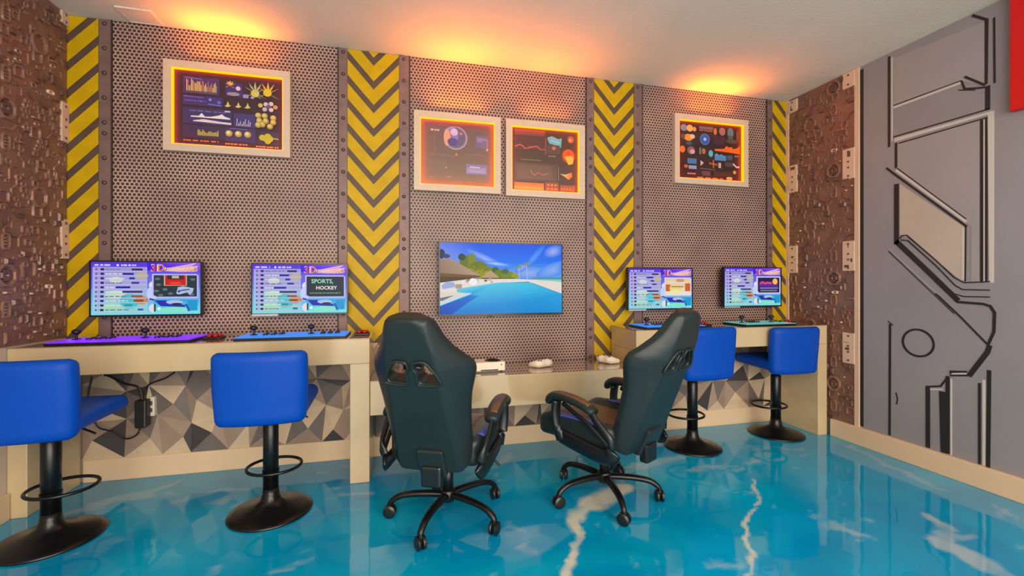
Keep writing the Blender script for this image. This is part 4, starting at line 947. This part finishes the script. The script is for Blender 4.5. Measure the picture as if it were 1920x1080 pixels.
# ------------------------------------------------------------------ gaming chairs
def eval_mesh(o):
    dg = bpy.context.evaluated_depsgraph_get(); return bpy.data.meshes.new_from_object(o.evaluated_get(dg))
REC = math.radians(23)
def back_mesh():
    prof = [(.0, .164), (.02, .182), (.06, .190), (.14, .194), (.25, .198), (.36, .209), (.43, .225), (.48, .236), (.53, .229), (.58, .194), (.63, .160), (.68, .134), (.73, .115), (.765, .098), (.782, .072)]
    pts = [(w, t) for t, w in prof]+[(0, .788)]+[(-w, t) for t, w in prof[::-1]]+[(0, -.004)]
    pts = [(p.x, p.y) for p in spline([(a, b, 0) for a, b in pts]+[(pts[0][0], pts[0][1], 0)], 3)][:-1]
    holes = []
    for s in (-1, 1):
        holes.append([(s*a, b) for a, b in ((.024, .585), (.062, .588), (.086, .560), (.112, .512), (.108, .500), (.040, .495), (.030, .503), (.032, .545), (.018, .565))])
    cu = bpy.data.curves.new('back', 'CURVE'); cu.dimensions = '2D'; cu.fill_mode = 'BOTH'; cu.extrude = .040
    for pl in [pts]+holes:
        sp = cu.splines.new('POLY'); sp.points.add(len(pl)-1); sp.use_cyclic_u = True
        k = 1.02 if pl is pts else 1.08
        cx = sum(p[0] for p in pl)/len(pl); cyy = sum(p[1] for p in pl)/len(pl)
        for q, (a, b) in zip(sp.points, pl):
            q.co = (cx+(a-cx)*k, cyy+(b-cyy)*(k if pl is not pts else 1.0), 0, 1)
    o = bpy.data.objects.new('back', cu); C.objects.link(o); me = eval_mesh(o); bpy.data.objects.remove(o); bpy.data.curves.remove(cu)
    o = bpy.data.objects.new('back', me); C.objects.link(o)
    m = o.modifiers.new('r', 'REMESH'); m.mode = 'VOXEL'; m.voxel_size = .007; m.use_smooth_shade = True
    m = o.modifiers.new('s', 'SMOOTH'); m.factor = .5; m.iterations = 9
    me2 = eval_mesh(o); bpy.data.objects.remove(o); bpy.data.meshes.remove(me)
    n = len(me2.vertices); co = np.empty(n*3); me2.vertices.foreach_get('co', co); co = co.reshape(-1, 3)
    x, t, d = co[:, 0].copy(), co[:, 1].copy(), co[:, 2].copy()   # d>0 becomes the rear face
    ax = np.abs(x)
    # wings swing forward beyond the flat rear panel, headrest leans forward a little
    rim = .115+.03*np.clip((.45-t)/.45, 0, 1)-.03*np.clip((t-.55)/.2, 0, 1)
    fwd = 1.05*np.clip(ax-rim, 0, 1)**1.12+.10*np.clip(t-.50, 0, 1)**1.5*1.4
    # lumbar belly and thickness on the front
    wt = np.interp(t, [p[0] for p in prof], [p[1] for p in prof]); d = d*(1-.45*np.clip((ax-(wt-.055))/.055, 0, 1.2)**2)
    y = -d+fwd+np.where(d < 0, .025*np.exp(-((t-.25)/.18)**2)*np.exp(-(x/.12)**2), 0)
    # shallow groove around the slots
    me2.vertices.foreach_set('co', np.stack([x, y, t], 1).ravel()); me2.update()
    me2.polygons.foreach_set('use_smooth', [True]*len(me2.polygons))
    return me2
BACK = back_mesh()
def make_chair():
    t = empty('gaming_chair')
    for k in range(5):
        a = k*2*PI/5; c_, s_ = math.cos(a), math.sin(a)
        path = spline([(.02, 0, .118), (.10, 0, .122), (.19, 0, .120), (.255, 0, .108), (.295, 0, .082), (.302, 0, .064)], 5)
        n = len(path); bm = new(); tube(bm, path, [.022-.008*i/n for i in range(n)], 10, ry=[.019-.006*i/n for i in range(n)])
        lg = obj('base_leg', bm, 'black_metal', t, True); lg.rotation_euler = (0, 0, a)
        cs = empty('caster', (.302, 0, 0), 0, lg)
        bm = new()
        for s in (-1, 1):
            b2 = new(); lathe(b2, [(.010, -.008), (.030, -.008), (.0325, -.003), (.0325, .004), (.022, .010), (.0, .011)] if s > 0 else [(0, -.011), (.022, -.010), (.0325, -.004), (.0325, .003), (.030, .008), (.010, .008)], 20)
            for v in b2.verts: v.co = Vector((v.co.x, v.co.z+s*.014, v.co.y+.0325))
            mv = {v: bm.verts.new(v.co) for v in b2.verts}
            for f in b2.faces: bm.faces.new([mv[v] for v in f.verts])
            b2.free()
        box(bm, -.012, .012, -.008, .008, .03, .066, .004)
        cm = bpy.data.meshes.new('caster_wheel'); fix(bm).to_mesh(cm); bm.free()
        bpy.data.objects.remove(cs)
        w = link('caster', cm, 'chair_plastic', lg, (.302, 0, 0)); w.rotation_euler = (0, 0, 1.3+k*.9)
    bm = new(); lathe(bm, [(.034, .085), (.040, .095), (.040, .140), (.030, .150)], 20); obj('hub', bm, 'black_metal', t, True)
    bm = new(); lathe(bm, [(.027, .14), (.027, .26), (.021, .262), (.021, .35)], 20); obj('gas_cylinder', bm, 'chair_plastic', t, True)
    bm = new(); box(bm, -.09, .09, -.13, .13, .335, .375, .008); box(bm, -.05, .05, -.17, .05, .305, .345, .008); obj('tilt_mechanism', bm, 'chair_plastic', t)
    bm = new(); tube(bm, spline([(.06, .02, .335), (.16, .03, .325), (.24, .03, .30), (.27, .03, .275)]), .006, 7); obj('lever', bm, 'black_metal', t, True)
    bm = new(); tube(bm, [(0, -.17, .325), (0, -.225, .315)], .016, 10); obj('tension_knob', bm, 'chair_plastic', t, True)
    # seat
    def sf(x, y, z):
        if z > 0:
            z += .03*max(0, (abs(x)-.13)/.12)**1.5-.012*math.exp(-(x/.12)**2)
        z -= .04*max(0, (y-.14)/.12)**2*(1 if z > 0 else .3)
        return (x*(1-.10*max(0, -y/.25)), y, z)
    se = obj('seat', rbox(.50, .51, .125, .045, 16, sf), 'chair_leather', t, True, (0, .040, .412))
    obj('seat_center', rbox(.27, .42, .03, .014, 10), 'chair_brown_sheen', se, True, (0, .0, .048))
    for s in (-1, 1):
        bm = new(); tube(bm, spline([(s*.215, -.18, .075), (s*.226, .0, .078), (s*.226, .14, .068)]), .024, 8, ry=.008); obj('seat_blue_band', bm, 'chair_blue_band', se, True)  # flat bluish band along each seat bolster
    # backrest, reclined about its foot
    br = link('backrest', BACK, 'chair_leather' if not BACK.materials else None, t, (0, -.215, .355)); br.rotation_euler = (REC, 0, 0)
    for s in (-1, 1):
        lp = [(s*a, -.040, b) for a, b in ((.016, .596), (.066, .600), (.096, .566), (.124, .512), (.116, .489), (.036, .483), (.021, .497), (.022, .545), (.010, .566))]
        bm = new(); tube(bm, spline(lp+[lp[0]], 3)[:-1], .0065, 7, closed=True, up=(0, 1, 0)); obj('slot_trim', bm, 'chair_leather', br, True)
    bm = new(); tube(bm, [(-.04, -.01, .555), (.04, -.01, .555)], .011, 8); obj('strap_bar', bm, 'chair_plastic', br, True)
    obj('hinge_cover', bbox(-.045, .085, -.055, -.02, -.02, .135, .010, 3), 'chair_leather', br)
    bm = new(); box(bm, -.03, .07, -.06, -.01, -.09, .01, .012); obj('hinge_bracket', bm, 'chair_plastic', t, False, (0, -.235, .37))
    for s in (-1, 1):
        ar = empty('armrest', (s*.266, -.055, -.015), 0, t)
        P_ = spline([(0, .235, .565), (0, .215, .598), (0, .16, .618), (0, .06, .615), (0, -.03, .597), (0, -.085, .575)], 5)
        n = len(P_); rr = [.040*min(1, .55+.45*math.sin(PI*min(1, (i+.6)/n*4)/2) if i < n/4 else (1 if i < n*.8 else max(.6, 1-.4*((i-n*.8)/(n*.2))**2))) for i in range(n)]
        bm = new(); tube(bm, P_, rr, 14, ry=[r*.62 for r in rr]); obj('arm_pad', bm, 'chair_leather', ar, True)
        bm = new(); tube(bm, [(p.x+s*.002, p.y, p.z+.012) for p in P_[3:-3]], .028, 12, ry=.014); obj('pad_top', bm, 'chair_brown_sheen', ar, True)  # ceiling sheen laid on the pad as a brown layer
        bm = new(); tube(bm, spline([(0, .175, .590), (0, .185, .52), (-s*.005, .175, .44), (-s*.01, .15, .375)], 5), .020, 10, ry=.032); obj('arm_post', bm, 'chair_plastic', ar, True)
        bm = new(); tube(bm, spline([(0, -.06, .575), (0, -.10, .53), (-s*.01, -.17, .46), (-s*.03, -.18, .41)], 5), .012, 8, ry=.022); obj('arm_link', bm, 'chair_plastic', ar, True)
        bm = new(); tube(bm, spline([(-s*.01, .16, .395), (-s*.012, .02, .375), (-s*.02, -.14, .36), (-s*.03, -.18, .395)], 5), .012, 8, ry=.042); obj('side_rail', bm, 'chair_plastic', ar, True)
        bm = new(); tube(bm, spline([(0, .13, .58), (0, .05, .545), (-s*.004, -.05, .50), (-s*.015, -.16, .42)], 5), .009, 8, ry=.014); obj('arm_brace', bm, 'chair_plastic', ar, True)
    return t
ch = make_chair()
def place(o, x, y, face, base, label):
    """face: heading of the seat (degrees from +x); base: heading of one caster leg"""
    o.location = (x, y, 0); o.rotation_euler = (0, 0, math.radians(face-90))
    legs = [c for c in o.children if c.name.startswith('base_leg')]
    for k, c in enumerate(legs): c.rotation_euler = (0, 0, math.radians(base-(face-90)+72*k))
    tag(o, label, 'chair', 'black gaming chairs')
ch2 = dup(ch)
place(ch, .225, 2.31, 65, 24, 'black gaming chair with its back to the viewer beside the long counter')
place(ch2, 1.115, 2.31, 117, 47, 'black gaming chair turned sideways in front of the blue stools')
